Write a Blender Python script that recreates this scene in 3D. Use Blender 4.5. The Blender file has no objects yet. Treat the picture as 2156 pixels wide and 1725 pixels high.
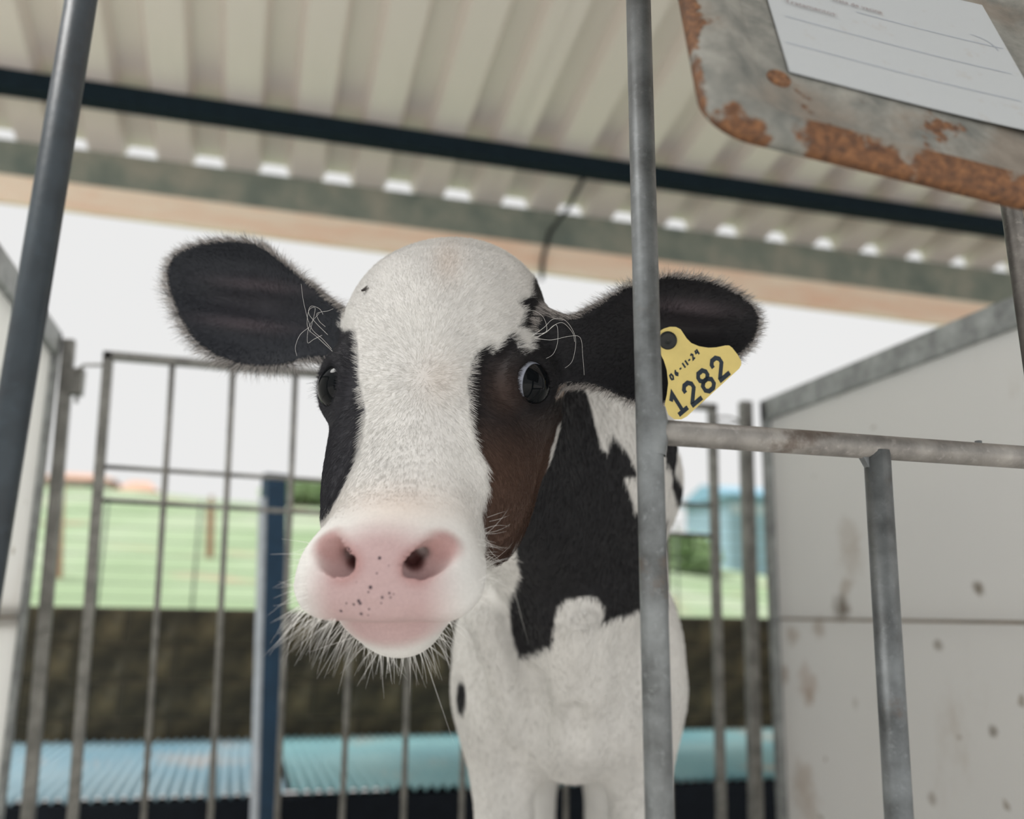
import bpy, math, random
import numpy as np
from mathutils import Vector, Matrix

# ------------------------------------------------------------------ camera, sky, sun, exposure
FPX, YAW, PITCH, ROLL = 2000.0, 0.270, 0.213, 0.016
CX, CY = 1078.0, 862.5
POS = np.array([0.0, 0.0, 0.75])
FWD = np.array([math.sin(YAW)*math.cos(PITCH), math.cos(YAW)*math.cos(PITCH), math.sin(PITCH)])
_r0 = np.array([math.cos(YAW), -math.sin(YAW), 0.0]); _u0 = np.cross(_r0, FWD)
RGT = _r0*math.cos(ROLL) + _u0*math.sin(ROLL)
UPV = _u0*math.cos(ROLL) - _r0*math.sin(ROLL)
sc = bpy.context.scene
col = sc.collection
cam_d = bpy.data.cameras.new('camera')
cam = bpy.data.objects.new('camera', cam_d); col.objects.link(cam)
M = Matrix(((RGT[0], UPV[0], -FWD[0], POS[0]), (RGT[1], UPV[1], -FWD[1], POS[1]),
            (RGT[2], UPV[2], -FWD[2], POS[2]), (0, 0, 0, 1)))
cam.matrix_world = M
cam_d.sensor_width = 36.0
cam_d.lens = 36.0*FPX/2156.0
cam_d.clip_start = 0.02; cam_d.clip_end = 500
cam_d.dof.use_dof = True
cam_d.dof.focus_distance = 0.80
cam_d.dof.aperture_fstop = 3.3
sc.camera = cam

w = bpy.data.worlds.new('overcast_sky'); sc.world = w; w.use_nodes = True
bg = w.node_tree.nodes['Background']
bg.inputs[0].default_value = (0.985, 0.985, 0.98, 1); bg.inputs[1].default_value = 0.85
sun_d = bpy.data.lights.new('hazy_sun', 'SUN'); sun_d.energy = 5.3; sun_d.angle = math.radians(35)
sun_d.color = (1.0, 0.98, 0.95)
sun = bpy.data.objects.new('hazy_sun', sun_d); col.objects.link(sun)
sun.rotation_euler = Vector((0.38, -0.05, -0.92)).to_track_quat('-Z', 'Y').to_euler()
sc.view_settings.view_transform = 'Standard'; sc.view_settings.look = 'None'
sc.view_settings.exposure = 0.0; sc.view_settings.gamma = 1.0
sc.view_settings.use_curve_mapping = False
sc.cycles.use_denoising = True
sc.cycles.max_bounces = 7; sc.cycles.diffuse_bounces = 4
sc.cycles.use_adaptive_sampling = True; sc.cycles.adaptive_threshold = .06

# ------------------------------------------------------------------ helpers
def ray(x, y): return FWD + RGT*((x-CX)/FPX) - UPV*((y-CY)/FPX)
def at(x, y, d): return POS + ray(x, y)*d
def onY(x, y, Y): v = ray(x, y); return POS + v*(Y/v[1])
def onX(x, y, X): v = ray(x, y); return POS + v*(X/v[0])
def onZ(x, y, Z): v = ray(x, y); return POS + v*((Z-POS[2])/v[2])
rng = np.random.default_rng(7); random.seed(7)

class NT:
    def __init__(s, name):
        s.m = bpy.data.materials.new(name); s.m.use_nodes = True
        s.t = s.m.node_tree; s.n = s.t.nodes; s.b = s.n['Principled BSDF']
        s.tc = None
    def node(s, k, **kw):
        n = s.n.new(k)
        for a, v in kw.items(): setattr(n, a, v)
        return n
    def link(s, a, b): s.t.links.new(a, b)
    def coord(s):
        if s.tc is None: s.tc = s.node('ShaderNodeTexCoord')
        return s.tc.outputs['Object']
    def noise(s, scale, detail=4, rough=.55, vec=None, stretch=None):
        n = s.node('ShaderNodeTexNoise'); n.inputs['Scale'].default_value = scale
        n.inputs['Detail'].default_value = detail; n.inputs['Roughness'].default_value = rough
        v = vec or s.coord()
        if stretch:
            mp = s.node('ShaderNodeMapping'); mp.inputs['Scale'].default_value = stretch
            s.link(v, mp.inputs['Vector']); v = mp.outputs[0]
        s.link(v, n.inputs['Vector']); return n.outputs['Fac']
    def ramp(s, fac, stops):
        r = s.node('ShaderNodeValToRGB'); e = r.color_ramp.elements
        while len(e) < len(stops): e.new(0.5)
        for i, (p, c) in enumerate(stops):
            e[i].position = p; e[i].color = (*c, 1) if len(c) == 3 else c
        s.link(fac, r.inputs[0]); return r.outputs[0]
    def step(s, fac, a, b, c=0.0, d=1.0):
        r = s.node('ShaderNodeMapRange'); r.interpolation_type = 'SMOOTHSTEP'
        for i, v in enumerate((a, b, c, d)): r.inputs[1+i].default_value = v
        s.link(fac, r.inputs[0]); return r.outputs[0]
    def math(s, op, a, b=None):
        n = s.node('ShaderNodeMath', operation=op)
        for i, v in enumerate((a, b)):
            if v is None: continue
            if isinstance(v, (int, float)): n.inputs[i].default_value = v
            else: s.link(v, n.inputs[i])
        return n.outputs[0]
    def mix(s, fac, a, b):
        n = s.node('ShaderNodeMix', data_type='RGBA')
        for sock, v in ((n.inputs[0], fac), (n.inputs[6], a), (n.inputs[7], b)):
            if isinstance(v, (int, float)): sock.default_value = v
            elif isinstance(v, tuple): sock.default_value = (*v, 1)
            else: s.link(v, sock)
        return n.outputs[2]
    def color(s, c):
        if isinstance(c, tuple): s.b.inputs['Base Color'].default_value = (*c, 1)
        else: s.link(c, s.b.inputs['Base Color'])
    def bump(s, h, strength=.3, dist=.002):
        n = s.node('ShaderNodeBump'); n.inputs['Strength'].default_value = strength
        n.inputs['Distance'].default_value = dist; s.link(h, n.inputs['Height'])
        s.link(n.outputs[0], s.b.inputs['Normal'])
    def set(s, rough=.6, metal=0, spec=.5):
        s.b.inputs['Roughness'].default_value = rough; s.b.inputs['Metallic'].default_value = metal
        s.b.inputs['Specular IOR Level'].default_value = spec; return s

def simple(name, c, rough=.7, metal=0, var=.15, scale=30, spec=.4):
    t = NT(name).set(rough, metal, spec)
    lo = tuple(max(0, v*(1-var)) for v in c); hi = tuple(min(1, v*(1+var)) for v in c)
    t.color(t.ramp(t.noise(scale), [(.3, lo), (.7, hi)])); return t.m

class MB:
    """collects shapes; build() links them as one mesh object"""
    def __init__(s): s.v = []; s.f = []; s.sm = []
    def add(s, vs, fs, smooth=False):
        o = len(s.v); s.v += [tuple(map(float, p)) for p in vs]; s.f += [tuple(i+o for i in f) for f in fs]
        s.sm += [smooth]*len(fs); return s
    def box(s, lo, hi):
        x0, y0, z0 = lo; x1, y1, z1 = hi
        return s.hexa([(x0,y0,z0),(x1,y0,z0),(x1,y1,z0),(x0,y1,z0)], [(x0,y0,z1),(x1,y0,z1),(x1,y1,z1),(x0,y1,z1)])
    def hexa(s, bot, top):
        return s.add(list(bot)+list(top), [(3,2,1,0),(4,5,6,7),(0,1,5,4),(1,2,6,5),(2,3,7,6),(3,0,4,7)])
    def bar(s, a, b, wx, wy, side=(1,0,0)):
        a = np.array(a, float); b = np.array(b, float); t = b-a; t /= np.linalg.norm(t)
        u = np.array(side, float); u -= t*(u@t); u /= np.linalg.norm(u); v = np.cross(t, u)
        q = lambda p: [p-u*wx/2-v*wy/2, p+u*wx/2-v*wy/2, p+u*wx/2+v*wy/2, p-u*wx/2+v*wy/2]
        return s.hexa(q(a), q(b))
    def tube(s, pts, r, n=12, cap=True):
        P = [np.array(p, float) for p in pts]; R = r if isinstance(r, (list, tuple)) else [r]*len(P)
        rings = []; u = None
        for i, p in enumerate(P):
            t = P[min(i+1, len(P)-1)]-P[max(i-1, 0)]; t /= np.linalg.norm(t)
            if u is None:
                u = np.array([1.0, 0, 0]) if abs(t[0]) < .8 else np.array([0, 0, 1.0])
            u = u-t*(u@t); u /= np.linalg.norm(u); v = np.cross(t, u)
            rings.append([p+R[i]*(u*math.cos(2*math.pi*k/n)+v*math.sin(2*math.pi*k/n)) for k in range(n)])
        vs = [p for rg in rings for p in rg]; fs = []
        for i in range(len(P)-1):
            for k in range(n):
                a = i*n+k; b = i*n+(k+1) % n; fs.append((a, b, b+n, a+n))
        o = len(s.v); s.add(vs, fs, True)
        if cap:
            s.f += [tuple(o+k for k in reversed(range(n))), tuple(o+(len(P)-1)*n+k for k in range(n))]; s.sm += [False, False]
        return s
    def prism(s, front, back):
        n = len(front)
        fs = [tuple(range(n)), tuple(reversed(range(n, 2*n)))]+[(k, k+n, (k+1) % n+n, (k+1) % n) for k in range(n)]
        return s.add(list(front)+list(back), fs)
    def build(s, name, mat, parent=None, bevel=0):
        me = bpy.data.meshes.new(name); me.from_pydata(s.v, [], s.f); me.update()
        me.polygons.foreach_set('use_smooth', s.sm)
        if mat: me.materials.append(mat)
        o = bpy.data.objects.new(name, me); col.objects.link(o)
        if parent is not None:
            o.parent = parent; o.matrix_parent_inverse = parent.matrix_basis.inverted()
        if bevel:
            md = o.modifiers.new('bevel', 'BEVEL'); md.width = bevel; md.segments = 2; md.limit_method = 'ANGLE'
        return o

def tag(o, label=None, cat=None, group=None, kind=None):
    if label: o['label'] = label
    if cat: o['category'] = cat
    if group: o['group'] = group
    if kind: o['kind'] = kind
    return o
def empty(name, loc=(0, 0, 0)):
    o = bpy.data.objects.new(name, None); o.location = tuple(map(float, loc)); o.empty_display_size = .05; col.objects.link(o); return o

# ------------------------------------------------------------------ materials
def galvanized(name, c=(.30, .315, .31), dark=(.10, .105, .10), rust=0.0, metal=.35):
    t = NT(name).set(.42, metal, .5)
    a = t.noise(26, 5, .6); b = t.noise(140, 3, .6)
    cc = t.ramp(a, [(.30, dark), (.47, tuple(v*.8 for v in c)), (.70, tuple(v*1.25 for v in c))])
    cc = t.mix(t.step(b, .55, .75, 0, .45), cc, tuple(v*1.5 for v in c))
    if rust:
        cc = t.mix(t.step(t.noise(11, 6, .65), .62-rust*.25, .72-rust*.2), cc, (.13, .105, .088))
    t.color(cc); t.bump(b, .25, .001); return t.m
M_galv = galvanized('galvanized_steel', (.20, .215, .22), (.08, .085, .085), rust=.1)
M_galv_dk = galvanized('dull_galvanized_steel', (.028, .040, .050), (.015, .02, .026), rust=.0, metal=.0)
M_rail = galvanized('worn_rail_steel', (.30, .285, .265), (.14, .13, .125), rust=.12)
M_gate = galvanized('weathered_gate_steel', (.27, .265, .245), (.15, .147, .137), rust=.0)
M_frame = galvanized('panel_frame_steel', (.36, .38, .375), (.2, .21, .21), metal=.2)
t = NT('roof_sheet_metal').set(.5, .15, .4)
t.color(t.mix(t.step(t.noise(1.2, 4), .35, .7), (.74, .665, .62), t.mix(t.noise(7, 5, .6, stretch=(3, .5, 1)), (.66, .60, .555), (.78, .70, .645))))
M_roof = t.m
M_purlin = simple('dark_blue_purlin_paint', (.006, .014, .020), .8, spec=.15)
t = NT('weathered_beam_concrete').set(.85)
t.color(t.ramp(t.noise(4.5, 6, .65), [(.3, (.12, .15, .13)), (.5, (.21, .23, .19)), (.72, (.33, .31, .25))])); M_beam = t.m
t = NT('orange_tan_board').set(.8)
t.color(t.ramp(t.noise(2.2, 4, .6, stretch=(1, 1, 6)), [(.3, (.86, .58, .42)), (.6, (.90, .76, .60)), (.8, (.88, .62, .46))])); M_board = t.m
t = NT('white_panel_plastic').set(.55)
dirt = t.step(t.noise(3.1, 6, .7, stretch=(1, 1, .45)), .60, .78, 0, .55)
spots = t.step(t.noise(17, 2, .5), .71, .77, 0, .7)
cc = t.mix(t.noise(1.3, 3), (.85, .86, .85), (.90, .895, .875))
cc = t.mix(dirt, cc, (.58, .50, .41)); cc = t.mix(spots, cc, (.34, .29, .22))
gp = t.node('ShaderNodeNewGeometry'); wn = t.noise(26, 4, .65, vec=gp.outputs['Position'])
for px_, py_, rm, st_, dc in ((1772, 1278, .040, .85, (.16, .12, .08)), (1780, 1240, .030, .45, (.42, .34, .25)), (1788, 1130, .060, .30, (.48, .40, .31)), (1790, 1180, .06, .30, (.48, .40, .31)), (1668, 1338, .035, .5, (.42, .33, .24)), (1722, 1325, .035, .5, (.42, .33, .24)), (1650, 1420, .030, .5, (.36, .27, .19)), (1700, 1440, .055, .45, (.50, .37, .28)), (1705, 1470, .030, .5, (.44, .32, .22)), (1690, 1640, .06, .45, (.48, .38, .29)), (1700, 1700, .07, .4, (.52, .42, .33)), (2060, 1240, .020, .9, (.25, .21, .16)), (1976, 1360, .016, .7, (.28, .25, .20)), (2090, 1542, .016, .8, (.25, .22, .18)), (1962, 1682, .018, .6, (.35, .31, .25)), (1800, 1480, .015, .4, (.4, .36, .3))):
    q = onX(px_, py_, 1.302); vs_ = t.node('ShaderNodeVectorMath', operation='DISTANCE'); t.link(gp.outputs['Position'], vs_.inputs[0]); vs_.inputs[1].default_value = tuple(q)
    dd = t.math('ADD', vs_.outputs['Value'], t.math('MULTIPLY', t.math('SUBTRACT', wn, .5), rm*1.6)); cc = t.mix(t.math('MULTIPLY', t.step(dd, rm*.25, rm, 1, 0), st_), cc, dc)
t.color(cc); M_panel = t.m
tr_ = t.node('ShaderNodeBsdfTranslucent'); t.link(cc, tr_.inputs['Color']); mx_ = t.node('ShaderNodeMixShader'); mx_.inputs[0].default_value = .2
t.link(t.b.outputs[0], mx_.inputs[1]); t.link(tr_.outputs[0], mx_.inputs[2]); t.link(mx_.outputs[0], t.n['Material Output'].inputs['Surface'])
M_panel_thin = M_panel.copy(); M_panel_thin.name = 'thin_translucent_panel_plastic'
for n_ in M_panel_thin.node_tree.nodes:
    if n_.type == 'MIX_SHADER': n_.inputs[0].default_value = .62
t = NT('mouldy_concrete_blocks').set(.95)
a = t.noise(2.4, 7, .7); b = t.noise(9, 5, .65, stretch=(1, 1, .6))
cc = t.ramp(a, [(.30, (.012, .012, .009)), (.45, (.040, .034, .021)), (.58, (.12, .095, .052)), (.72, (.24, .19, .11))])
cc = t.mix(t.step(b, .55, .75, 0, .5), cc, (.13, .115, .085)); t.color(cc); t.bump(b, .5, .01); M_block = t.m
M_mortar = simple('old_mortar', (.13, .11, .08), .95); M_joint = simple('panel_joint_filler', (.40, .34, .27), .9)
t = NT('soil_floor').set(.95)
t.color(t.ramp(t.noise(5, 6, .65), [(.35, (.030, .020, .010)), (.55, (.10, .065, .030)), (.7, (.20, .14, .075))])); M_soil = t.m
M_concrete = simple('pale_concrete_yard', (.70, .685, .66), .9, scale=6)

# ------------------------------------------------------------------ the setting: floor, yard, low back wall, roof
YG, YW, YB = 2.2, 4.4, 0.632          # rear gate, back wall / eave, front gate
XL, XR = -0.42, 1.29                   # the two partitions
o = MB().box((-4, -.2, -.12), (6, 2.6, 0)).build('floor', M_concrete); tag(o, kind='structure')
o = MB().box((-4, 2.6, -.12), (6, YW-.02, -.005)).build('floor_soil', M_soil); tag(o, kind='structure')
o = MB().box((-14, -14, -.12), (14, -.2, -.01)).build('floor_yard', M_concrete); tag(o, kind='structure')

wall = empty('wall_back', (0, YW, 0)); tag(wall, kind='structure')
z = 0.0; nrow = 5; hrow = .152
MB().box((-4, YW+.012, 0), (6, YW+.14, nrow*hrow-.004)).build('mortar_core', M_mortar, wall)
blk = None
for r_ in range(nrow):
    x = -4 + (0.2 if r_ % 2 else 0)
    while x < 5.9:
        L = .39
        if -1.6 < x < 3.6:
            j = rng.uniform(-.004, .004)
            if blk is None:
                blk = MB().box((0, 0, 0), (L-.008, .15, hrow-.009)).build('concrete_block', M_block, wall, bevel=.004); bo = blk
            else:
                bo = blk.copy(); col.objects.link(bo)
            bo.parent = wall; bo.matrix_parent_inverse = Matrix(); bo.location = (x, j, r_*hrow)
        x += L+.004
# roof
TS, ZE, PITCH_R, HR = 0.2, 2.775, 0.30, 0.072
def roof_z(y): return ZE - TS*(y-YW)
roof = empty('ceiling', (1, YW, ZE)); tag(roof, kind='structure')
Y0, Y1 = -.70, YW-.012
def roof_sheet(x0, n, lift):
    prof = []
    for k in range(n):
        X = x0+k*PITCH_R
        prof += [(X-.150, 0), (X-.080, 0), (X-.052, HR), (X+.052, HR), (X+.080, 0)]
    prof += [(x0+n*PITCH_R-.150, 0), (x0+n*PITCH_R-.080, 0)]
    vs = []
    ys = [Y0, Y1]
    for dz in (0, .0025):
        for y in ys:
            vs += [(x, y, roof_z(y)+h+dz+lift) for x, h in prof]
    m = len(prof); fs = []
    for i in range(m-1):
        fs.append((i, i+1, m+i+1, m+i)); fs.append((2*m+i, 3*m+i, 3*m+i+1, 2*m+i+1))
    return MB().add(vs, fs).build('roof_sheet', M_roof, roof)
for i, (x0, n) in enumerate([(0.009-1.2*k, 4) for k in (1,)]+[(0.009, 4), (1.209+.0, 4), (2.409, 4), (3.609, 4), (4.809, 4)]):
    roof_sheet(x0, n, .003*(i % 2))
for yp in (3.92, 2.4, .9, -.5):
    zp = roof_z(yp)-.001
    MB().hexa([(-1.46, yp-.035, zp-.076), (6.2, yp-.035, zp-.076), (6.2, yp+.035, zp-.084), (-1.46, yp+.035, zp-.084)],
              [(-1.46, yp-.035, zp+.0065), (6.2, yp-.035, zp+.0065), (6.2, yp+.035, zp-.008), (-1.46, yp+.035, zp-.008)]).build('purlin', M_purlin, roof)
MB().hexa([(-1.46, YW-.05, 2.625), (6.2, YW-.05, 2.55), (6.2, YW-.015, 2.55), (-1.46, YW-.015, 2.625)],
          [(-1.46, YW-.05, roof_z(YW-.05)-.001), (6.2, YW-.05, roof_z(YW-.05)-.001), (6.2, YW-.015, roof_z(YW-.015)-.001), (-1.46, YW-.015, roof_z(YW-.015)-.001)]).build('eave_beam', M_beam, roof)
MB().hexa([(-1.46, YW-.045, 2.50), (6.2, YW-.045, 2.37), (6.2, YW-.01, 2.37), (-1.46, YW-.01, 2.50)],
          [(-1.46, YW-.045, 2.6245), (6.2, YW-.045, 2.5495), (6.2, YW-.01, 2.5495), (-1.46, YW-.01, 2.6245)]).build('fascia_board', M_board, roof)
for xp in (-1.42, 5.9):
    for yp in (YW+.01, -.5):
        MB().box((xp-.06, yp-.06, 0), (xp+.06, yp+.06, roof_z(yp)-.07)).build('roof_post', M_purlin, roof)
M_black = simple('black_cable', (.012, .014, .014), .6)
a = onY(1236, 362, 3.93); b = onY(1158, 488, YW-.06); c = onY(1143, 548, YW-.065); d = onY(1152, 470, YW-.058)
o = MB().tube([a, (a*.5+b*.5)+np.array([0, 0, -.03]), b, c, c+np.array([0, .02, -.10])], .011, 8).build('hanging_cable', M_black)
tag(o, 'thin dark cable running from the roof purlin down over the eave beam', 'cable')

# ------------------------------------------------------------------ outdoors
t = NT('pasture_grass').set(.95)
pc = t.coord()
cc = t.ramp(t.noise(.35, 5, .6, stretch=(1, .8, 1)), [(.3, (.17, .25, .125)), (.5, (.245, .32, .195)), (.68, (.30, .345, .25)), (.8, (.32, .30, .23))])  # greens paled to put distance haze into the colour
cc = t.mix(t.step(t.noise(.5, 3, .5), .60, .70, 0, .75), cc, (.33, .23, .16)); t.color(cc); M_field = t.m
xs = np.linspace(-30, 60, 91); ys = np.array([4.6, 5, 5.6, 6.5, 8, 10, 12.5, 15, 18, 21, 24, 27, 30, 33, 36, 40, 46, 60])
vs = []; fs = []
for iy, y in enumerate(ys):
    for x in xs:
        sx = x/max(y, 1)            # bearing
        s1 = .112-.055*min(1, max(0, (sx-.15)/.45))
        crest = min(y, 27.0)
        zz = .30+ (crest-4.6)*(s1*27+.45)/22.4 - max(0, y-27)*.12 + .12*math.sin(x*.7+y*.4)*min(1, (y-4.6)/8)
        vs.append((x, y, zz))
for iy in range(len(ys)-1):
    for ix in range(len(xs)-1):
        a = iy*len(xs)+ix; fs.append((a, a+1, a+1+len(xs), a+len(xs)))
o = MB().add(vs, fs, True).build('ground_field', M_field); tag(o, kind='structure')
def field_z(x, y):
    sx = x/max(y, 1); s1 = .112-.055*min(1, max(0, (sx-.15)/.45))
    return .30+(min(y, 27.0)-4.6)*(s1*27+.45)/22.4-max(0, y-27)*.12

# wire mesh fence just beyond the low wall
M_wire = simple('dark_fence_wire', (.10, .13, .10), .6)
M_fpost = simple('grey_fence_post', (.16, .17, .15), .8)
fence = empty('wire_fence', (0, 4.85, .3)); tag(fence, 'fine wire mesh fence standing just behind the low mouldy wall', 'fence')
for x in np.arange(-1.9, 3.6, .42):
    MB().tube([(x, 4.85, .2), (x, 4.85, 1.27)], .006, 6).build('fence_stay', M_wire, fence)
for z in np.arange(.80, 1.28, .066):
    MB().tube([(-2.2, 4.85, z), (4.2, 4.85, z)], .002, 5).build('fence_wire', M_wire, fence)
for x in (-2.2, 4.2):
    MB().box((x-.03, 4.82, .1), (x+.03, 4.88, 1.3)).build('fence_post', M_fpost, fence)

# orange field stakes, far houses, bush, blue shed
M_stake = simple('orange_stake_paint', (.42, .24, .16), .8)
for px, y0, y1, Y, wd, lab in ((118, 1000, 1215, 9.0, .10, 'faded orange field stake farthest left, beside the left partition'),
                               (440, 1062, 1235, 12.0, .09, 'faded orange field stake on the pasture left of the blue post')):
    b = onY(px, y1, Y); tpt = onY(px+4, y0, Y)
    b[2] = min(b[2], field_z(b[0], Y)-.05)
    o = MB().bar(b, tpt, wd, wd).bar(tpt, tpt+np.array([0, 0, .10]), wd*.5, wd*.5).build('field_stake', M_stake); tag(o, lab, 'stake', 'orange field stakes')
M_hwall = simple('pale_pink_render', (.52, .42, .38), .9); M_hroof = simple('clay_roof_tiles', (.50, .31, .23), .9)
M_hwin = simple('dark_house_window', (.10, .11, .12), .4)
for px, py, wd, ht, rise, lab in ((158, 1046, 1.7, .45, .25, 'pale pink house with a low clay roof on the hill crest beside the left partition'),
                                  (285, 1054, .9, .25, .35, 'small house with a steep clay roof on the hill crest, right of the pink one')):
    p = onY(px, py, 26.6); h = empty('hill_house', p); tag(h, lab, 'house', 'houses on the hill crest')
    x, y, z = p
    hw = MB().box((x-wd/2, y, z-.5), (x+wd/2, y+1.5, z+ht)).build('house_wall', M_hwall, h)
    e = .12
    MB().add([(x-wd/2-e, y-e, z+ht), (x+wd/2+e, y-e, z+ht), (x+wd/2+e, y+1.5+e, z+ht), (x-wd/2-e, y+1.5+e, z+ht), (x-wd/4, y+.75, z+ht+rise), (x+wd/4, y+.75, z+ht+rise)],
             [(0, 1, 5, 4), (2, 3, 4, 5), (3, 0, 4), (1, 2, 5), (3, 2, 1, 0)]).build('house_roof', M_hroof, h)
    for k in (-.25, .2):
        MB().box((x+k*wd-.1, y-.02, z+ht*.35), (x+k*wd+.1, y+.01, z+ht*.8)).build('house_window', M_hwin, hw)
M_shed = simple('sky_blue_shed_sheet', (.28, .41, .49), .6, var=.06); M_shed2 = simple('blue_shed_roof', (.20, .36, .46), .6); M_shedw = simple('pale_shed_band', (.45, .52, .56), .6)
Ys = 22.0; a = onY(1538, 1178, Ys); b = onY(1720, 1030, Ys)
shed = empty('blue_shed', a); tag(shed, 'sky blue metal shed on the field beyond the right end of the rear gate', 'shed')
zb = a[2]-.6
xsz = np.linspace(a[0], b[0], 9)
for k in range(8):
    MB().box((xsz[k], Ys, zb), (xsz[k+1]-.012, Ys+2.5, b[2]-.35)).build('shed_wall_sheet', M_shed, shed)
MB().hexa([(a[0]-.15, Ys-.2, b[2]-.34), (b[0]+.2, Ys-.2, b[2]-.34), (b[0]+.2, Ys+2.7, b[2]-.34), (a[0]-.15, Ys+2.7, b[2]-.34)],
          [(a[0]-.15, Ys-.2, b[2]-.25), (b[0]+.2, Ys-.2, b[2]-.25), (b[0]+.2, Ys+1.2, b[2]+.12), (a[0]-.15, Ys+1.2, b[2]+.12)]).build('shed_roof', M_shed2, shed)
MB().box((a[0]+.05, Ys-.03, b[2]-.75), (b[0]-.05, Ys+.01, b[2]-.50)).build('shed_window_band', M_shedw, shed)
t = NT('bush_leaves').set(.9); t.color(t.ramp(t.noise(4, 4), [(.3, (.20, .30, .14)), (.7, (.34, .44, .25))])); M_leaf = t.m
M_trunk = simple('bush_trunk', (.12, .08, .05), .9)
def bush(px, pb, Y, wd, ht, lab):
    p = onY(px, pb, Y); rt = empty('field_bush', p); tag(rt, lab, 'bush', 'bushes on the far field')
    MB().tube([p-np.array([0, 0, .6]), p+np.array([0, 0, ht*.5])], .08, 6).build('trunk', M_trunk, rt)
    m = MB(); n = 900
    for k in range(n):
        v = rng.normal(size=3); v /= np.linalg.norm(v); r_ = rng.uniform(.55, 1)
        lump = 1+.25*math.sin(v[0]*5+1)*math.cos(v[2]*4)
        c = p+np.array([v[0]*wd/2*r_*lump, v[1]*wd/2*r_, ht*.5+v[2]*ht*.55*r_*lump])
        a1 = rng.normal(size=3)*.10; a2 = rng.normal(size=3)*.10
        m.add([c-a1, c+a2, c+a1, c-a2], [(0, 1, 2, 3)])
    m.build('foliage', M_leaf, rt)['kind'] = 'stuff'
bush(1450, 1195, 17, 1.05, .52, 'round green bush on the far field, left of the blue shed')
bush(640, 1060, 26, 2.0, .5, 'low green bush on the hill crest above the blue post')

# blue square post, corrugated sheets and dark trough behind the rear gate
M_bluep = simple('dark_blue_post_paint', (.018, .055, .105), .5); M_litp = simple('pale_lit_side_paint', (.42, .46, .50), .6)
YP = 2.95
a = onY(577, 1004, YP); b = onY(560, 1725, YP); b2 = b+(b-a)*(b[2]/(a[2]-b[2]))
bp = empty('blue_post', b2); tag(bp, 'dark blue square steel post with its lit left side painted pale, behind the rear gate', 'post')
MB().bar(b2, a, .060, .060, side=(.96, .28, 0)).build('post_shaft', M_bluep, bp, bevel=.003)
u = np.array([.96, .28, 0]); u /= np.linalg.norm(u); off = -u*.0335
MB().bar(b2+off, a+off+(b2-a)*.06, .007, .058, side=(.96, .28, 0)).build('lit_side_strip', M_litp, bp)  # thin strip added to paint light falling on the post's left face
MB().bar(a, a+np.array([0, 0, .006]), .066, .066, side=(.96, .28, 0)).build('post_cap', M_bluep, bp)
M_teal = NT('teal_corrugated_plastic').set(.45); M_teal.color(M_teal.mix(M_teal.step(M_teal.noise(2.5, 5), .55, .72, 0, .8), M_teal.ramp(M_teal.noise(3), [(.3, (.20, .43, .48)), (.7, (.32, .55, .57))]), (.55, .46, .38))); M_teal = M_teal.m
M_steel_b = NT('grey_blue_corrugated_plastic').set(.45); M_steel_b.color(M_steel_b.mix(M_steel_b.step(M_steel_b.noise(2.6, 5), .55, .72, 0, .7), M_steel_b.ramp(M_steel_b.noise(2), [(.3, (.22, .40, .50)), (.7, (.35, .48, .54))]), (.52, .48, .46))); M_steel_b = M_steel_b.m
def corr_sheet(x0, x1, ya, yb, zt, pitch, mat, label, skew):
    n = int((x1-x0)/pitch*4); vs = []; fs = []
    for dz in (0, -.004):
        for y, sh in ((ya, 0), (yb, skew)):
            for k in range(n+1):
                vs.append((x0+(x1-x0)*k/n+sh, y, zt+.011*math.sin(k*math.pi/2)+dz))
    m = n+1
    for k in range(n):
        fs += [(k, k+1, m+k+1, m+k), (2*m+k, 3*m+k, 3*m+k+1, 2*m+k+1), (k, 2*m+k, 2*m+k+1, k+1)]
    o = MB().add(vs, fs, True).build('corrugated_sheet', mat); tag(o, label, 'corrugated sheet', 'corrugated sheets lying along the back wall'); return o
ZS = .215
pa = onZ(60, 1655, ZS); pb = onZ(560, 1668, ZS)
YA = 3.12
XB = onZ(592, 1610, ZS)[0]
corr_sheet(-1.1, XB-.01, YA, YW-.03, ZS, .035, M_steel_b, 'grey blue corrugated sheet lying below the wall, left of the blue post', .0)
corr_sheet(XB+.01, 2.6, YA, YW-.03, ZS+.004, .035, M_teal, 'bright teal corrugated sheet lying below the wall, right of the blue post', .0)
M_trough = simple('dark_blue_black_board', (.010, .014, .020), .8, spec=.2)
tr = empty('low_trough', (.7, YA, 0)); tag(tr, 'dark low trough box carrying the two corrugated sheets', 'trough')
MB().box((-1.25, YA-.01, .04), (2.7, YA+.03, ZS-.016)).build('front_board', M_trough, tr)
for x in (-1.2, .7, 2.6):
    MB().box((x-.03, YA+.03, 0), (x+.03, YW-.04, ZS-.017)).build('bearer', M_trough, tr)

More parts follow.
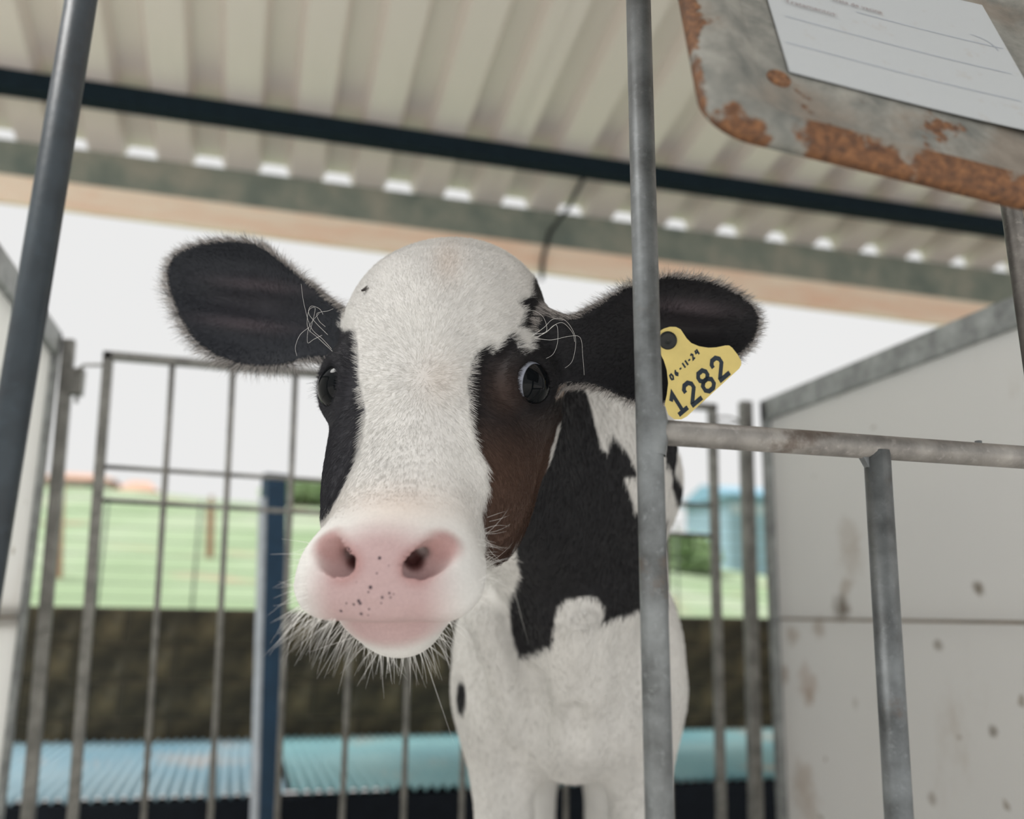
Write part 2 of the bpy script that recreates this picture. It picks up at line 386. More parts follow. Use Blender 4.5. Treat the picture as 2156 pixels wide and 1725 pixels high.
# ------------------------------------------------------------------ side partitions
def partition(X, sgn, y0, y1, ztop0, ztop1, zj, lab, pmat=None):
    """X: inner face; sgn: +1 thickness goes to +x"""
    rt = empty('stall_partition', (X, y1, 0)); tag(rt, lab, 'partition', 'stall side partitions')
    th = .045*sgn; zt = lambda y: ztop0+(ztop1-ztop0)*(y-y0)/(y1-y0); fw = .034
    def slab(ya, yb, za0, zb0, za1, zb1, nm):
        a, b = (X+.012*sgn, X+th-.012*sgn)
        MB().hexa([(a, ya, za0), (b, ya, za0), (b, yb, zb0), (a, yb, zb0)], [(a, ya, za1), (b, ya, za1), (b, yb, zb1), (a, yb, zb1)]).build(nm, pmat or M_panel, rt, bevel=.003)
    slab(y0, y1-fw, zj+.003, zj+.003, zt(y0)-.05, zt(y1)-.05, 'panel_board')
    slab(y0, y1-fw, .06, .06, zj-.003, zj-.003, 'panel_board')
    a, b = X+.02*sgn, X+th-.02*sgn
    MB().box((min(a, b), y0, zj-.02), (max(a, b), y1-fw, zj+.02)).build('joint_strip', M_joint, rt)
    # frame: top rail (channel), far post, foot rail
    a, b = min(X, X+th), max(X, X+th)
    MB().hexa([(a, y0, zt(y0)-.058), (b, y0, zt(y0)-.058), (b, y1, zt(y1)-.058), (a, y1, zt(y1)-.058)],
              [(a, y0, zt(y0)), (b, y0, zt(y0)), (b, y1, zt(y1)), (a, y1, zt(y1))]).build('top_rail', M_frame, rt, bevel=.004)
    MB().box((a, y1-fw, 0), (b, y1, zt(y1)-.002)).build('end_post', M_frame, rt, bevel=.004)
    MB().box((a, y0, .02), (b, y1-fw, .06)).build('foot_rail', M_frame, rt)
    MB().box((a-.001, y0-.03, 0), (b+.001, y0, zt(y0))).build('end_post', M_frame, rt)
    return rt
tR0 = onX(2156, 612, XR); tR1 = onX(1598, 845, XR); tL0 = onX(5, 517, XL); tL1 = onX(133, 702, XL)
def ext(p, q, y): k = (y-q[1])/(p[1]-q[1]); return q[2]+(p[2]-q[2])*k
YN = .75
jR = onX(1800, 1306, XR)[2]; jL = onX(40, 1300, XL)[2]
pr = partition(XR, 1, YN, tR1[1], ext(tR0, tR1, YN), tR1[2], jR, 'white panel partition on the right side of the stall, stained with dirt')
plf = partition(XL, -1, YN, tL1[1], ext(tL0, tL1, YN), tL1[2], jL, 'narrow view of white panel partition on the left side, behind the leaning dark post', M_panel_thin)
# corner posts outside each partition's far end
def post(px0, py0, px1, py1, Y, wd, name, par, mat):
    a = onY(px0, py0, Y); b = onY(px1, py1, Y); b = b+(b-a)*(b[2]/(a[2]-b[2]))
    return MB().bar(b, a, wd, wd).build(name, mat, par, bevel=.003)
post(1569, 846, 1592, 1725, tR1[1]+.02, .030, 'corner_post', pr, M_gate)
post(146, 716, 78, 1500, tL1[1]+.02, .026, 'corner_post', plf, M_gate)
p0 = onY(153, 806, tL1[1]+.02)
MB().box((p0[0]-.012, p0[1]-.02, p0[2]-.026), (p0[0]+.022, p0[1]+.02, p0[2]+.030)).tube([p0+np.array([.012, 0, -.02]), p0+np.array([.012, 0, -.045])], .004, 6).build('hinge_bracket', M_gate, plf)

# ------------------------------------------------------------------ rear gate
gate = empty('rear_gate', (.4, YG, 0)); tag(gate, 'grey steel barred gate closing the back of the stall', 'gate')
GL0, GL1 = onY(229, 742, YG), onY(153, 1725, YG); GR0, GR1 = onY(1499, 852, YG), onY(1519, 1725, YG)
def down(a, b, z): k = (z-a[2])/(b[2]-a[2]); return a+(b-a)*k
zf = .10
for a, b in ((GL0, GL1), (GR0, GR1)): MB().bar(down(a, b, zf), a, .021, .021).build('stile', M_gate, gate, bevel=.002)
def lerp(a, b, k): return a+(b-a)*k
MB().bar(GL0-np.array([.0105, 0, .008]), GR0+np.array([.0105, 0, -.008]), .021, .018, side=(0, 1, 0)).build('top_rail', M_gate, gate, bevel=.002)
MB().bar(down(GL0, GL1, zf), down(GR0, GR1, zf), .021, .021, side=(0, 1, 0)).build('bottom_rail', M_gate, gate)
n = 11
tops = [(363, 768), (490, 785), (622, 795)]; bots = [(302, 1725), (443, 1725), (583, 1725), (720, 1725), (849, 1725), (972, 1725)]
for k in range(1, n):
    a = lerp(GL0, GR0, k/n)
    if k <= 3:
        a = onY(*tops[k-1], YG); b = onY(*bots[k-1], YG)
    elif k <= 6:
        b = onY(*bots[k-1], YG); a = b+np.array([-.008, 0, a[2]-b[2]])
    else:
        b = lerp(GL1, GR1, k/n)
    a[2] = lerp(GL0, GR0, k/n)[2]-.015
    MB().tube([down(a, b, zf), a], .0065, 8).build('gate_bar', M_gate, gate)
for pxy in (((130, 976), (690, 1012)), ((130, 1048), (690, 1081))):
    a = onY(*pxy[0], YG); b = onY(*pxy[1], YG); d = (b-a)/(b[0]-a[0])
    a = a+d*(GL0[0]+.004-a[0]); b = a+d*(GR0[0]-a[0]); a = a+np.array([0, .010, 0]); b = b+np.array([0, .010, 0])
    MB().tube([a, b], .0052, 8).build('cross_rail', M_gate, gate)
# latch rod on the left, ring on the right
q = onY(176, 769, YG); q2 = onY(222, 769, YG)
MB().tube([onY(160, 790, YG+.01), onY(168, 776, YG+.005), q, q2, onY(232, 775, YG)], .0035, 8).build('latch_rod', M_gate, gate)
ringc = onY(1528, 886, YG); m = MB()
m.tube([ringc+np.array([.036*math.cos(k*math.pi/12), .0, .010*math.sin(k*math.pi/12)]) for k in range(25)], .003, 6).build('latch_ring', M_gate, gate)

# ------------------------------------------------------------------ front gate of bars
fg = empty('front_gate', (.3, YB, 0)); tag(fg, 'galvanised tube feeding front nearest the camera with an open head gap', 'gate')
def upright(px0, py0, px1, py1, r_, name, mat, z0=.05, z1=1.62, label=None):
    a = onY(px0, py0, YB); b = onY(px1, py1, YB)
    lo = down(a, b, z0); hi = down(a, b, z1)
    o = MB().tube([lo, hi], r_, 24).build(name, mat, fg)
    if label: o['label'] = label
    return lo, hi
RB = .0100
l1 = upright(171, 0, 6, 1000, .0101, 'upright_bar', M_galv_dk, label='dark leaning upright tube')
l2 = upright(1344, 0, 1389, 1725, RB, 'upright_bar', M_galv)
ra = onY(1395, 911, YB); rb = onY(2150, 963, YB); rdir = (rb-ra)/(rb[0]-ra[0])
re_ = ra+rdir*(1.02-ra[0])
MB().tube([ra-rdir*.006, re_], .0095, 24).build('cross_rail', M_rail, fg)
a = onY(1846, 950, YB); b = onY(1893, 1725, YB)
lo = down(a, b, .05); MB().tube([lo, down(a, b, (a+rdir*0)[2])], .0102, 24).build('upright_bar', M_galv, fg)
# weld gusset and fillets
g0 = onY(1838, 965, YB); g1 = onY(1812, 962, YB); g2 = onY(1828, 990, YB)
MB().prism([g0+np.array([0, -.003, 0]), g1+np.array([0, -.003, 0]), g2+np.array([0, -.003, 0])], [g0+np.array([0, .003, 0]), g1+np.array([0, .003, 0]), g2+np.array([0, .003, 0])]).build('gusset', M_galv, fg)
wj = onY(1372, 905, YB)
m = MB(); m.tube([wj+np.array([0, 0, -.019]), wj+np.array([.001, 0, -.006]), wj+np.array([.001, 0, .006]), wj+np.array([0, 0, .016])], [.0101, .0113, .0113, .0101], 24, cap=False); m.build('weld_collar', M_galv, fg)
for k, px in ((0, 2060),):
    q = onY(px, 935, YB); MB().tube([q+np.array([0, 0, -.004]), q+np.array([0, 0, .0025])], .0028, 8).build('weld_bead', M_galv, fg)
# right diagonal bar behind the tray
a = onY(2128, 430, YB+.016); b = onY(2172, 740, YB+.016); lo = down(a, b, rb[2]-.002); hi = down(a, b, 1.62)
MB().tube([lo, hi], .0085, 20).build('upright_bar', galvanized('bright_edged_bar', (.20, .19, .18), (.10, .095, .09), metal=.9), fg)
MB().tube([l1[1]+np.array([-.02, 0, 0]), (1.02, YB, 1.62)], .010, 16).build('top_rail', M_galv, fg)
MB().tube([l1[0]+np.array([-.02, 0, 0]), (1.02, YB, .05)], .010, 16).build('bottom_rail', M_galv, fg)
MB().tube([(1.02, YB, 0), (1.02, YB, 1.62)], .012, 16).build('end_post', M_galv, fg)

# ------------------------------------------------------------------ rusty record tray with a paper card
nS = ray(1119, -1654); nS /= np.linalg.norm(nS)
nl = np.cross(ray(1660, 155), ray(2156, 285)); nB = np.cross(nl, nS); nB /= np.linalg.norm(nB)
if nB@RGT < 0: nB = -nB
O_T = at(1660, 155, .60); nN = np.cross(nB, nS); nN /= np.linalg.norm(nN)
if nN@FWD > 0: nN = -nN           # towards the viewer
def tl(px, py):                    # ray / tray plane -> local (u, v)
    v = ray(px, py); k = ((O_T-POS)@nN)/(v@nN); p = POS+v*k-O_T; return p@nB, p@nS
def tw(u, v, h=0.0): return O_T+nB*u+nS*v+nN*h
outer = [tl(*p) for p in ((1418, 0), (1470, 162), (1491, 219), (1527, 260), (1560, 284), (1706, 325), (1949, 381), (2156, 428))]
crease = [tl(*p) for p in ((1556, 0), (1584, 101), (1612, 183), (1645, 227), (1690, 260), (1767, 280), (1949, 312), (2156, 357))]
paper_w = tl(2100, 95)[0]; UW = paper_w+.030; VH = .26
def rrect(u0, u1, v0, v1, r_, n=8):
    out = []
    for cx_, cy_, a0 in ((u0+r_, v0+r_, math.pi), (u1-r_, v0+r_, 1.5*math.pi), (u1-r_, v1-r_, 0), (u0+r_, v1-r_, .5*math.pi)):
        for k in range(n+1):
            a = a0+.5*math.pi*k/n; out.append((cx_+r_*math.cos(a), cy_+r_*math.sin(a)))
    return out
cu = sum(p[0] for p in crease[:3])/3; cv = sum(p[1] for p in crease[5:])/3
ou = sum(p[0] for p in outer[:3])/3; ov = sum(p[1] for p in outer[5:])/3
print('tray', outer, crease, cu, cv, ou, ov, UW)
t = NT('rusted_tray_steel').set(.6, .15, .4)
big = t.noise(14, 7, .68); fine = t.noise(160, 4, .65); mid = t.noise(38, 4, .6)
zc = t.ramp(mid, [(.3, (.12, .128, .118)), (.5, (.22, .22, .197)), (.7, (.33, .325, .29))])
zc = t.mix(t.step(fine, .45, .7, 0, .3), zc, (.20, .20, .18))
tan_ = t.step(t.noise(9, 4, .6), .50, .66, 0, .6); zc = t.mix(tan_, zc, (.21, .165, .125))
ob = t.node('ShaderNodeSeparateXYZ'); t.link(t.coord(), ob.inputs[0])
low = t.step(ob.outputs['Y'], cv+.004, ov-.002)              # rust sits on the outer rim band
lef = t.step(ob.outputs['X'], ou+.012, ou)
thr = t.math('ADD', big, t.math('MULTIPLY', t.math('MAXIMUM', low, t.math('MULTIPLY', lef, .9)), .20))
rm = t.step(thr, .60, .66)
rc = t.ramp(fine, [(.3, (.055, .028, .017)), (.5, (.15, .068, .030)), (.7, (.26, .12, .05))])
t.color(t.mix(rm, zc, rc)); t.bump(t.math('ADD', fine, rm), .35, .0012); M_rust = t.m
tray = empty('record_tray', O_T)
tray.matrix_world = Matrix(((nB[0], nS[0], nN[0], O_T[0]), (nB[1], nS[1], nN[1], O_T[1]), (nB[2], nS[2], nN[2], O_T[2]), (0, 0, 0, 1)))
tag(tray, 'rusty grey metal tray with rounded corners hanging at the top right', 'tray')
def lmesh(name, mb, mat, parent, bevel=0):
    o = mb.build(name, mat, None, bevel); o.parent = parent; return o
L_in = rrect(cu, UW, cv, VH, .016); L_out = rrect(ou, UW+(cu-ou), ov, VH+(cv-ov), .030)
n = len(L_in)
m = MB(); m.prism([(u, v, 0) for u, v in L_in], [(u, v, -.002) for u, v in L_in]); tplate = lmesh('tray_plate', m, M_rust, tray)
m = MB(); vs = [(u, v, .0) for u, v in L_in]+[((u+a)/2, (v+b)/2, .010) for (u, v), (a, b) in zip(L_in, L_out)]+[(u, v, .003) for u, v in L_out]+[(u, v, -.004) for u, v in L_out]+[(u, v, -.003) for u, v in L_in]
fs = []
for r_ in range(4):
    for k in range(n):
        a = r_*n+k; b = r_*n+(k+1) % n; fs.append((a, a+n, b+n, b))
m.add(vs, fs, True); trim_ = lmesh('tray_rim', m, M_rust, tray)
M_bolt = NT('rusty_bolt').set(.7); M_bolt.color(M_bolt.ramp(M_bolt.noise(220, 4), [(.35, (.10, .045, .02)), (.65, (.30, .14, .06))])); M_bolt = M_bolt.m
bu, bv = tl(1639, 167); bu2 = tl(1669, 170)[0]-bu
m = MB(); rr = [.0001, .0030, .0036, .0068, .0078, .0080]; hh = [.0008, .0009, .0018, .0022, .0016, 0]
K = 24
for a, h_ in zip(rr, hh): m.v += [(bu+a*math.cos(2*math.pi*k/K), bv+a*math.sin(2*math.pi*k/K), h_) for k in range(K)]
for r_ in range(5):
    for k in range(K): m.f.append((r_*K+k, (r_+1)*K+k, (r_+1)*K+(k+1) % K, r_*K+(k+1) % K)); m.sm.append(True)
o = lmesh('bolt', m, M_bolt, tplate); o['label'] = 'round rusty bolt head'
hu, hv = tl(1523, 148)
m = MB(); m.prism([(hu+.0042*math.cos(k*math.pi/6), hv+.0026*math.sin(k*math.pi/6), .0062) for k in range(12)], [(hu+.0042*math.cos(k*math.pi/6), hv+.0026*math.sin(k*math.pi/6), .002) for k in range(12)])
lmesh('slot_dark_disc', m, M_black, trim_)  # solid black disc painted in for the dark inside of a hole
m = MB(); m.prism([(cu+.06, VH+.01, -.003), (cu+.09, VH+.01, -.003), (cu+.09, VH+.04, -.003), (cu+.06, VH+.04, -.003)], [(cu+.06, VH+.01, -.0045), (cu+.09, VH+.01, -.0045), (cu+.09, VH+.04, -.0045), (cu+.06, VH+.04, -.0045)]); lmesh('hanger_strap', m, M_rust, tray)
# the paper
t = NT('record_paper').set(.75); sm = t.step(t.noise(60, 4, .6), .58, .72, 0, .35)
t.color(t.mix(sm, (.45, .475, .485), (.39, .355, .32))); M_paper = t.m
M_ink = simple('grey_ink', (.22, .23, .27), .8); M_line = simple('pale_rule_ink', (.40, .44, .50), .8); M_pr = simple('printed_text_ink', (.25, .20, .20), .8)
card = empty('record_card'); card.matrix_world = tray.matrix_world.copy()
tag(card, 'white ruled paper record card lying in the rusty tray', 'paper')
PW, PH_ = paper_w, .17
m = MB(); nx = 12; vs = []; fs = []
for z_ in (.0014, .0010):
    for j in range(9):
        for i in range(nx+1):
            u = PW*i/nx; v = PH_*j/8; vs.append((u, v, z_+.0035*(i/nx)**3))
for s_ in (0, 1):
    for j in range(8):
        for i in range(nx):
            a = s_*9*(nx+1)+j*(nx+1)+i; q = (a, a+1, a+nx+2, a+nx+1); fs.append(q if s_ == 0 else q[::-1])
m.add(vs, fs, True); psheet = lmesh('paper_sheet', m, M_paper, card)
def pz(u): return .0017+.0035*(max(0, u)/PW)**3
def stroke_local(name, pts, wd, mat, parent, zf, lift=0):
    m = MB(); P = [np.array(p, float) for p in pts]; L = []; Rr = []
    for i, p in enumerate(P):
        d = P[min(i+1, len(P)-1)]-P[max(i-1, 0)]; d /= max(1e-9, np.linalg.norm(d)); nrm = np.array([-d[1], d[0]])*wd/2
        L.append((p[0]+nrm[0], p[1]+nrm[1], zf(p[0])+lift)); Rr.append((p[0]-nrm[0], p[1]-nrm[1], zf(p[0])+lift))
    k = len(P); m.add(L+Rr, [(i, i+k, i+k+1, i+1) for i in range(k-1)]); return lmesh(name, m, mat, parent)
for (p, q) in (((1650, 38), (2120, 165)), ((1652, 93), (2140, 222)), ((1800, 30), (2100, 108))):
    u0, v0 = tl(*p); u1, v1 = tl(*q); v1 = v0 if abs(v1-v0) < .02 else v1
    u1 = min(u1, PW-.004)
    stroke_local('ruled_line', [(u0+(u1-u0)*k/10, v0) for k in range(11)], .0009, M_line, psheet, pz)
u0, v0 = tl(2090, 105)
stroke_local('pen_curve', [(u0-.02+.018*math.sin(k*.26), v0+.006-.016*(1-math.cos(k*.26))) for k in range(7)], .0007, M_line, psheet, pz)
def font(txt, px, py, size, name):
    cu_ = bpy.data.curves.new(name, 'FONT'); cu_.body = txt; cu_.size = size; cu_.materials.append(M_pr); cu_.extrude = .00003
    o = bpy.data.objects.new(name, cu_); col.objects.link(o); o.parent = card
    u, v = tl(px, py)
    bpy.context.view_layer.update(); me_ = bpy.data.meshes.new_from_object(o.evaluated_get(bpy.context.evaluated_depsgraph_get())); bpy.data.objects.remove(o)
    o = bpy.data.objects.new(name, me_); col.objects.link(o); o.parent = psheet; o.location = (u, v, pz(u)+.0012); return o
font('Tratamentos:', 1649, 12, .0075, 'printed_text'); font('Data de vacina', 1748, 8, .0068, 'printed_text')

# ------------------------------------------------------------------ the calf
# modelled as one implicit body in a frame (a right, b up, c depth) and meshed with surface nets
CAMR = np.stack([RGT, UPV, FWD])                      # world -> frame rotation
def w2c(p): return CAMR@(np.asarray(p, float)-POS)
def c2w(P): return P@CAMR+POS
def C(px, py, d): return np.array([(px-CX)/FPX*d, (CY-py)/FPX*d, d])
nz = lambda v: v/np.linalg.norm(v)
H0 = C(888, 800, .80)
Fv = nz(C(808, 1110, .665)-C(890, 800, .80))
Sv = np.array([.98, -.045, -.19]); Sv = nz(Sv-Fv*(Sv@Fv)); Nv = np.cross(Fv, Sv)
if Nv@np.array([0, .78, -.62]) < 0: Nv = -Nv
def hp(f, s, n): return H0+Fv*f+Sv*s+Nv*n            # head point
ZUP = CAMR@np.array([0, 0, 1.0])

def smin(a, b, k):
    h = np.maximum(k-np.abs(a-b), 0)/k
    return np.minimum(a, b)-h*h*k*.25
def smax(a, b, k): return -smin(-a, -b, k)
def sd_ball(c, r):
    def fn(A, B, Z): return np.sqrt((A-c[0])**2+(B-c[1])**2+(Z-c[2])**2)-r
    return fn, np.array(c)-r, np.array(c)+r
def sd_ell(c, ax, rad):
    ax = [nz(np.asarray(v, float)) for v in ax]; R_ = max(rad)
    def fn(A, B, Z):
        A, B, Z = A-c[0], B-c[1], Z-c[2]
        q = [(A*v[0]+B*v[1]+Z*v[2]) for v in ax]
        k0 = np.sqrt(sum((x/r)**2 for x, r in zip(q, rad))); k1 = np.sqrt(sum((x/(r*r))**2 for x, r in zip(q, rad)))+1e-9
        return k0*(k0-1)/k1
    return fn, np.array(c)-R_, np.array(c)+R_
def sd_cone(a, b, r1, r2):
    a = np.array(a, float); b = np.array(b, float); ba = b-a; l2 = ba@ba
    def fn(A, B, Z):
        h = ((A-a[0])*ba[0]+(B-a[1])*ba[1]+(Z-a[2])*ba[2])/l2; h = np.clip(h, 0, 1)
        return np.sqrt((A-a[0]-h*ba[0])**2+(B-a[1]-h*ba[1])**2+(Z-a[2]-h*ba[2])**2)-(r1+(r2-r1)*h)
    R_ = max(r1, r2); return fn, np.minimum(a, b)-R_, np.maximum(a, b)+R_
def sd_torus(c, ax, u, ru, rv, r):
    ax = nz(ax); u = nz(u-ax*(u@ax)); v = np.cross(ax, u)
    def fn(A, B, Z):
        A, B, Z = A-c[0], B-c[1], Z-c[2]
        x = A*u[0]+B*u[1]+Z*u[2]; y = A*v[0]+B*v[1]+Z*v[2]; h = A*ax[0]+B*ax[1]+Z*ax[2]
        k = np.sqrt((x/ru)**2+(y/rv)**2)+1e-9
        d = (k-1)*np.sqrt(x*x+y*y)/k
        return np.sqrt(d*d+h*h)-r
    R_ = max(ru, rv)+r; return fn, np.array(c)-R_, np.array(c)+R_
SEC = np.array([  # f, half width, dorsal n, ventral n
    (-.214, .012, -.010, -.045), (-.207, .038, .006, -.070), (-.190, .064, .020, -.095), (-.160, .085, .029, -.118), (-.120, .098, .028, -.132),
    (-.080, .104, .020, -.140), (-.040, .101, .009, -.146), (0, .091, 0, -.148), (.04, .079, -.008, -.147), (.08, .0685, -.011, -.138),
    (.12, .0625, -.009, -.114), (.15, .0585, -.003, -.075), (.175, .0605, .000, -.064), (.195, .060, -.006, -.060), (.210, .051, -.014, -.056),
    (.219, .036, -.021, -.048), (.224, .014, -.030, -.040)])
def sd_head():
    def fn(A, B, Z):
        A, B, Z = A-H0[0], B-H0[1], Z-H0[2]
        f = A*Fv[0]+B*Fv[1]+Z*Fv[2]; s = A*Sv[0]+B*Sv[1]+Z*Sv[2]; n = A*Nv[0]+B*Nv[1]+Z*Nv[2]
        fc = np.clip(f, SEC[0, 0], SEC[-1, 0])
        wd = np.interp(fc, SEC[:, 0], SEC[:, 1]); tp = np.interp(fc, SEC[:, 0], SEC[:, 2]); bt = np.interp(fc, SEC[:, 0], SEC[:, 3])
        cn = tp*.42+bt*.58; h = np.where(n > cn, tp-cn, cn-bt)
        e = 2.25
        g = ((np.abs(s)/wd)**e+(np.abs(n-cn)/h)**e)**(1/e)-1
        g = g*np.minimum(wd, h)
        return np.maximum(g, np.abs(f-fc)-.0005+np.minimum(g, 0)*0)
    return fn, np.minimum(hp(-.22, 0, -.05), hp(.23, 0, -.05))-.16, np.maximum(hp(-.22, 0, -.05), hp(.23, 0, -.05))+.16
def poly_sd(x, y, poly):
    P = np.array(poly, np.float32); d = None; sg = None
    for i in range(len(P)):
        a = P[i]; b = P[i-1]; e = b-a; wx = x-a[0]; wy = y-a[1]
        t_ = np.clip((wx*e[0]+wy*e[1])/(e@e), 0, 1); q = (wx-e[0]*t_)**2+(wy-e[1]*t_)**2
        c1 = y >= a[1]; c2 = y < b[1]; c3 = e[0]*wy > e[1]*wx
        flip = (c1 & c2 & c3) | (~c1 & ~c2 & ~c3)
        d = q if d is None else np.minimum(d, q); sg = flip if sg is None else sg ^ flip
    d = np.sqrt(d); return np.where(sg, -d, d)
def smooth_poly(pts, n=3):
    P = np.array(pts, float)
    for _ in range(n):
        Q = np.roll(P, -1, 0); P = np.stack([P*.75+Q*.25, P*.25+Q*.75], 1).reshape(-1, 2)
    return P
EAR_L = smooth_poly([(735, 668), (660, 605), (590, 543), (545, 508), (460, 502), (375, 525), (347, 565), (352, 610), (385, 690), (430, 740), (500, 772), (590, 775), (655, 752), (735, 760)], 2)
EAR_R = smooth_poly([(1130, 650), (1190, 668), (1215, 668), (1270, 632), (1340, 592), (1420, 577), (1520, 595), (1590, 640), (1603, 685), (1580, 735), (1500, 790), (1400, 858), (1330, 848), (1260, 815), (1215, 810), (1130, 820)], 2)
def ear_depth(px, py, left, din):
    """depth of the ear's middle sheet and its cup"""
    if left:
        t_ = np.clip((720-px)/370, 0, 1); base = .925+.035*t_
        ax = (py-640)-(px-520)*.12
        rid = .006*np.cos(ax/14.0)*np.exp(-((px-520)/110)**2)*np.exp(-(ax/75)**2)
        cup = .034*np.clip(np.sin(np.clip(t_, 0, 1)*math.pi), 0, 1)**.7
    else:
        t_ = np.clip((px-1150)/450, 0, 1); base = .875+.030*t_
        ax = (py-690)-(px-1400)*.10
        rid = .005*np.cos(ax/16.0)*np.exp(-((px-1450)/90)**2)*np.exp(-(ax/70)**2)
        cup = .034*np.clip(np.sin(np.clip(t_*.95, 0, 1)*math.pi), 0, 1)**.7
    return base+cup*(1-np.exp(-din/.022))+rid
def sd_ear(poly, left):
    lo = poly.min(0); hi = poly.max(0)
    def fn(A, B, Z):
        px = CX+FPX*A/Z; py = CY-FPX*B/Z
        px, py = np.broadcast_arrays(px, py)
        d = poly_sd(px.astype(np.float32), py.astype(np.float32), poly)*(Z/FPX)
        cs = ear_depth(px, py, left, np.maximum(-d, 0))
        th = .0048+.010*np.exp(-(((px-720)/60)**2 if left else ((px-1165)/70)**2))
        return smax(d, np.abs(Z-cs)-th, .006)
    a = C(lo[0], hi[1], 1.0); b = C(hi[0], lo[1], .8)
    d0, d1 = (.90, 1.01) if left else (.85, .95)
    A0 = min(C(lo[0], 0, d)[0] for d in (d0, d1)); A1 = max(C(hi[0], 0, d)[0] for d in (d0, d1))
    B0 = min(C(0, hi[1], d)[1] for d in (d0, d1)); B1 = max(C(0, lo[1], d)[1] for d in (d0, d1))
    return fn, np.array([A0, B0, d0]), np.array([A1, B1, d1])

prims = []                                             # (group, kind, fn, lo, hi, k)
def P(group, pr, k, op='u'): prims.append((group, op, *pr, k))
P('head', sd_head(), .02)
for i, s in enumerate((-1, 1)):
    P('head', sd_ball(hp(-.050, s*.072, -.040), .027), .03)           # orbits
    P('head', sd_ell(hp(.035, s*.060, -.085), (Fv, Sv, Nv), (.075, .026, .050)), .03)   # cheeks
    P('head', sd_ell(hp(.179, s*.043, -.045), (Fv, Sv, Nv), (.030, .021, .021)), .02)   # muzzle sides
P('head', sd_ell(hp(-.13, 0, -.01), (Fv, Sv, Nv), (.085, .088, .052)), .03)             # dome
P('head', sd_cone(hp(.01, 0, -.105), hp(.160, 0, -.082), .048, .032), .008)            # lower jaw
P('head', sd_ell(hp(.184, 0, -.071), (Fv, Sv, Nv), (.031, .045, .021)), .005)
P('head', sd_ell(hp(.184, 0, -.089), (Fv, Sv, Nv), (.027, .032, .026)), .016)
P('ear', sd_ear(EAR_L, True), .014)
P('ear', sd_ear(EAR_R, False), .014)
# neck, trunk, legs
AX = (1, 0, 0); 
hd = nz(C(1240, 1000, 2.0)-C(1230, 1000, 1.2)); up_ = nz(ZUP-hd*(ZUP@hd)); rt_ = np.cross(hd, up_)
P('body', sd_cone(hp(-.13, .0, -.075), C(1215, 930, 1.16), .078, .105), .05)
P('body', sd_cone(hp(-.06, .02, -.12), C(1190, 1130, 1.17), .060, .100), .05)
P('body', sd_cone(C(1215, 930, 1.14), C(1250, 1010, 1.40), .100, .130), .06)
P('body', sd_ell(C(1205, 1180, 1.25), (rt_, up_, hd), (.105, .170, .13)), .06)
P('body', sd_ell(C(1205, 1410, 1.33), (rt_, up_, hd), (.115, .150, .15)), .05)          # brisket
P('body', sd_ell(C(1240, 1200, 1.72), (rt_, up_, hd), (.136, .205, .47)), .06)          # trunk
for (sx, sy, kx, ky) in ((1054, 1400, 1062, 1740), (1340, 1400, 1345, 1740)):
    sh = C(sx, sy, 1.31); el = C((sx+kx)/2, 1540, 1.30); kn = C(kx, ky, 1.30)
    P('body', sd_ell(sh, (rt_, up_, hd), (.066, .135, .095)), .03)
    P('body', sd_cone(C(sx+(kx-sx)*.3, sy+70, 1.31), kn, .060, .038), .03)
    wz = c2w(kn)[2]; ft = kn-ZUP*(wz-.10)
    P('body', sd_cone(kn, kn+hd*.006-ZUP*.06, .040, .034), .01)
    P('body', sd_cone(kn-ZUP*.05, ft, .030, .024), .015)
    P('body', sd_cone(ft, ft-hd*.02-ZUP*.075, .026, .031), .01)
for (sx, kx) in ((1128, 1141), (1292, 1260)):
    hip = C(sx, 1330, 2.02); st = C((sx+kx)/2, 1520, 1.93); hk = C(kx, 1640, 2.02)
    P('body', sd_ell(hip, (rt_, up_, hd), (.075, .17, .11)), .04)
    P('body', sd_cone(st, hk, .060, .034), .03)
    wz = c2w(hk)[2]; ft = hk-ZUP*(wz-.10)-hd*.03
    P('body', sd_cone(hk, ft, .032, .023), .015)
    P('body', sd_cone(ft, ft-hd*.02-ZUP*.075, .025, .030), .01)
tb = C(1245, 1060, 2.14); P('body', sd_cone(tb, tb-ZUP*.32+hd*.02, .022, .012), .03)
def ev(pts, groups=None, ops=('u', 'c')):
    A, B, Z = (pts[:, i].astype(np.float32) for i in range(3)); V = np.full(len(pts), .2, np.float32)
    for g, op, fn, lo, hi, k in prims:
        if (groups and g not in groups) or op not in ops: continue
        f = fn(A, B, Z); V = smin(V, f, k) if op == 'u' else smax(V, -f, k)
    return V
def march(px, py, d0=.55, d1=1.2):
    ds = np.linspace(d0, d1, 400); Q = np.stack([C(px, py, d) for d in ds]); v = ev(Q); k = int(np.argmax(v < 0))
    return Q[k] if v[k] < 0 else None
P('body', sd_cone(C(1022, 1300, 1.16), C(1098, 1530, 1.225), .026, .020), .022)
P('body', sd_cone(C(1190, 1290, 1.105), C(1215, 1430, 1.18), .030, .030), .05)
P('body', sd_cone(C(1212, 1490, 1.165), C(1214, 1560, 1.185), .006, .006), .022, 'c')
P('body', sd_cone(C(1135, 1430, 1.17), C(1130, 1560, 1.20), .008, .010), .03, 'c')
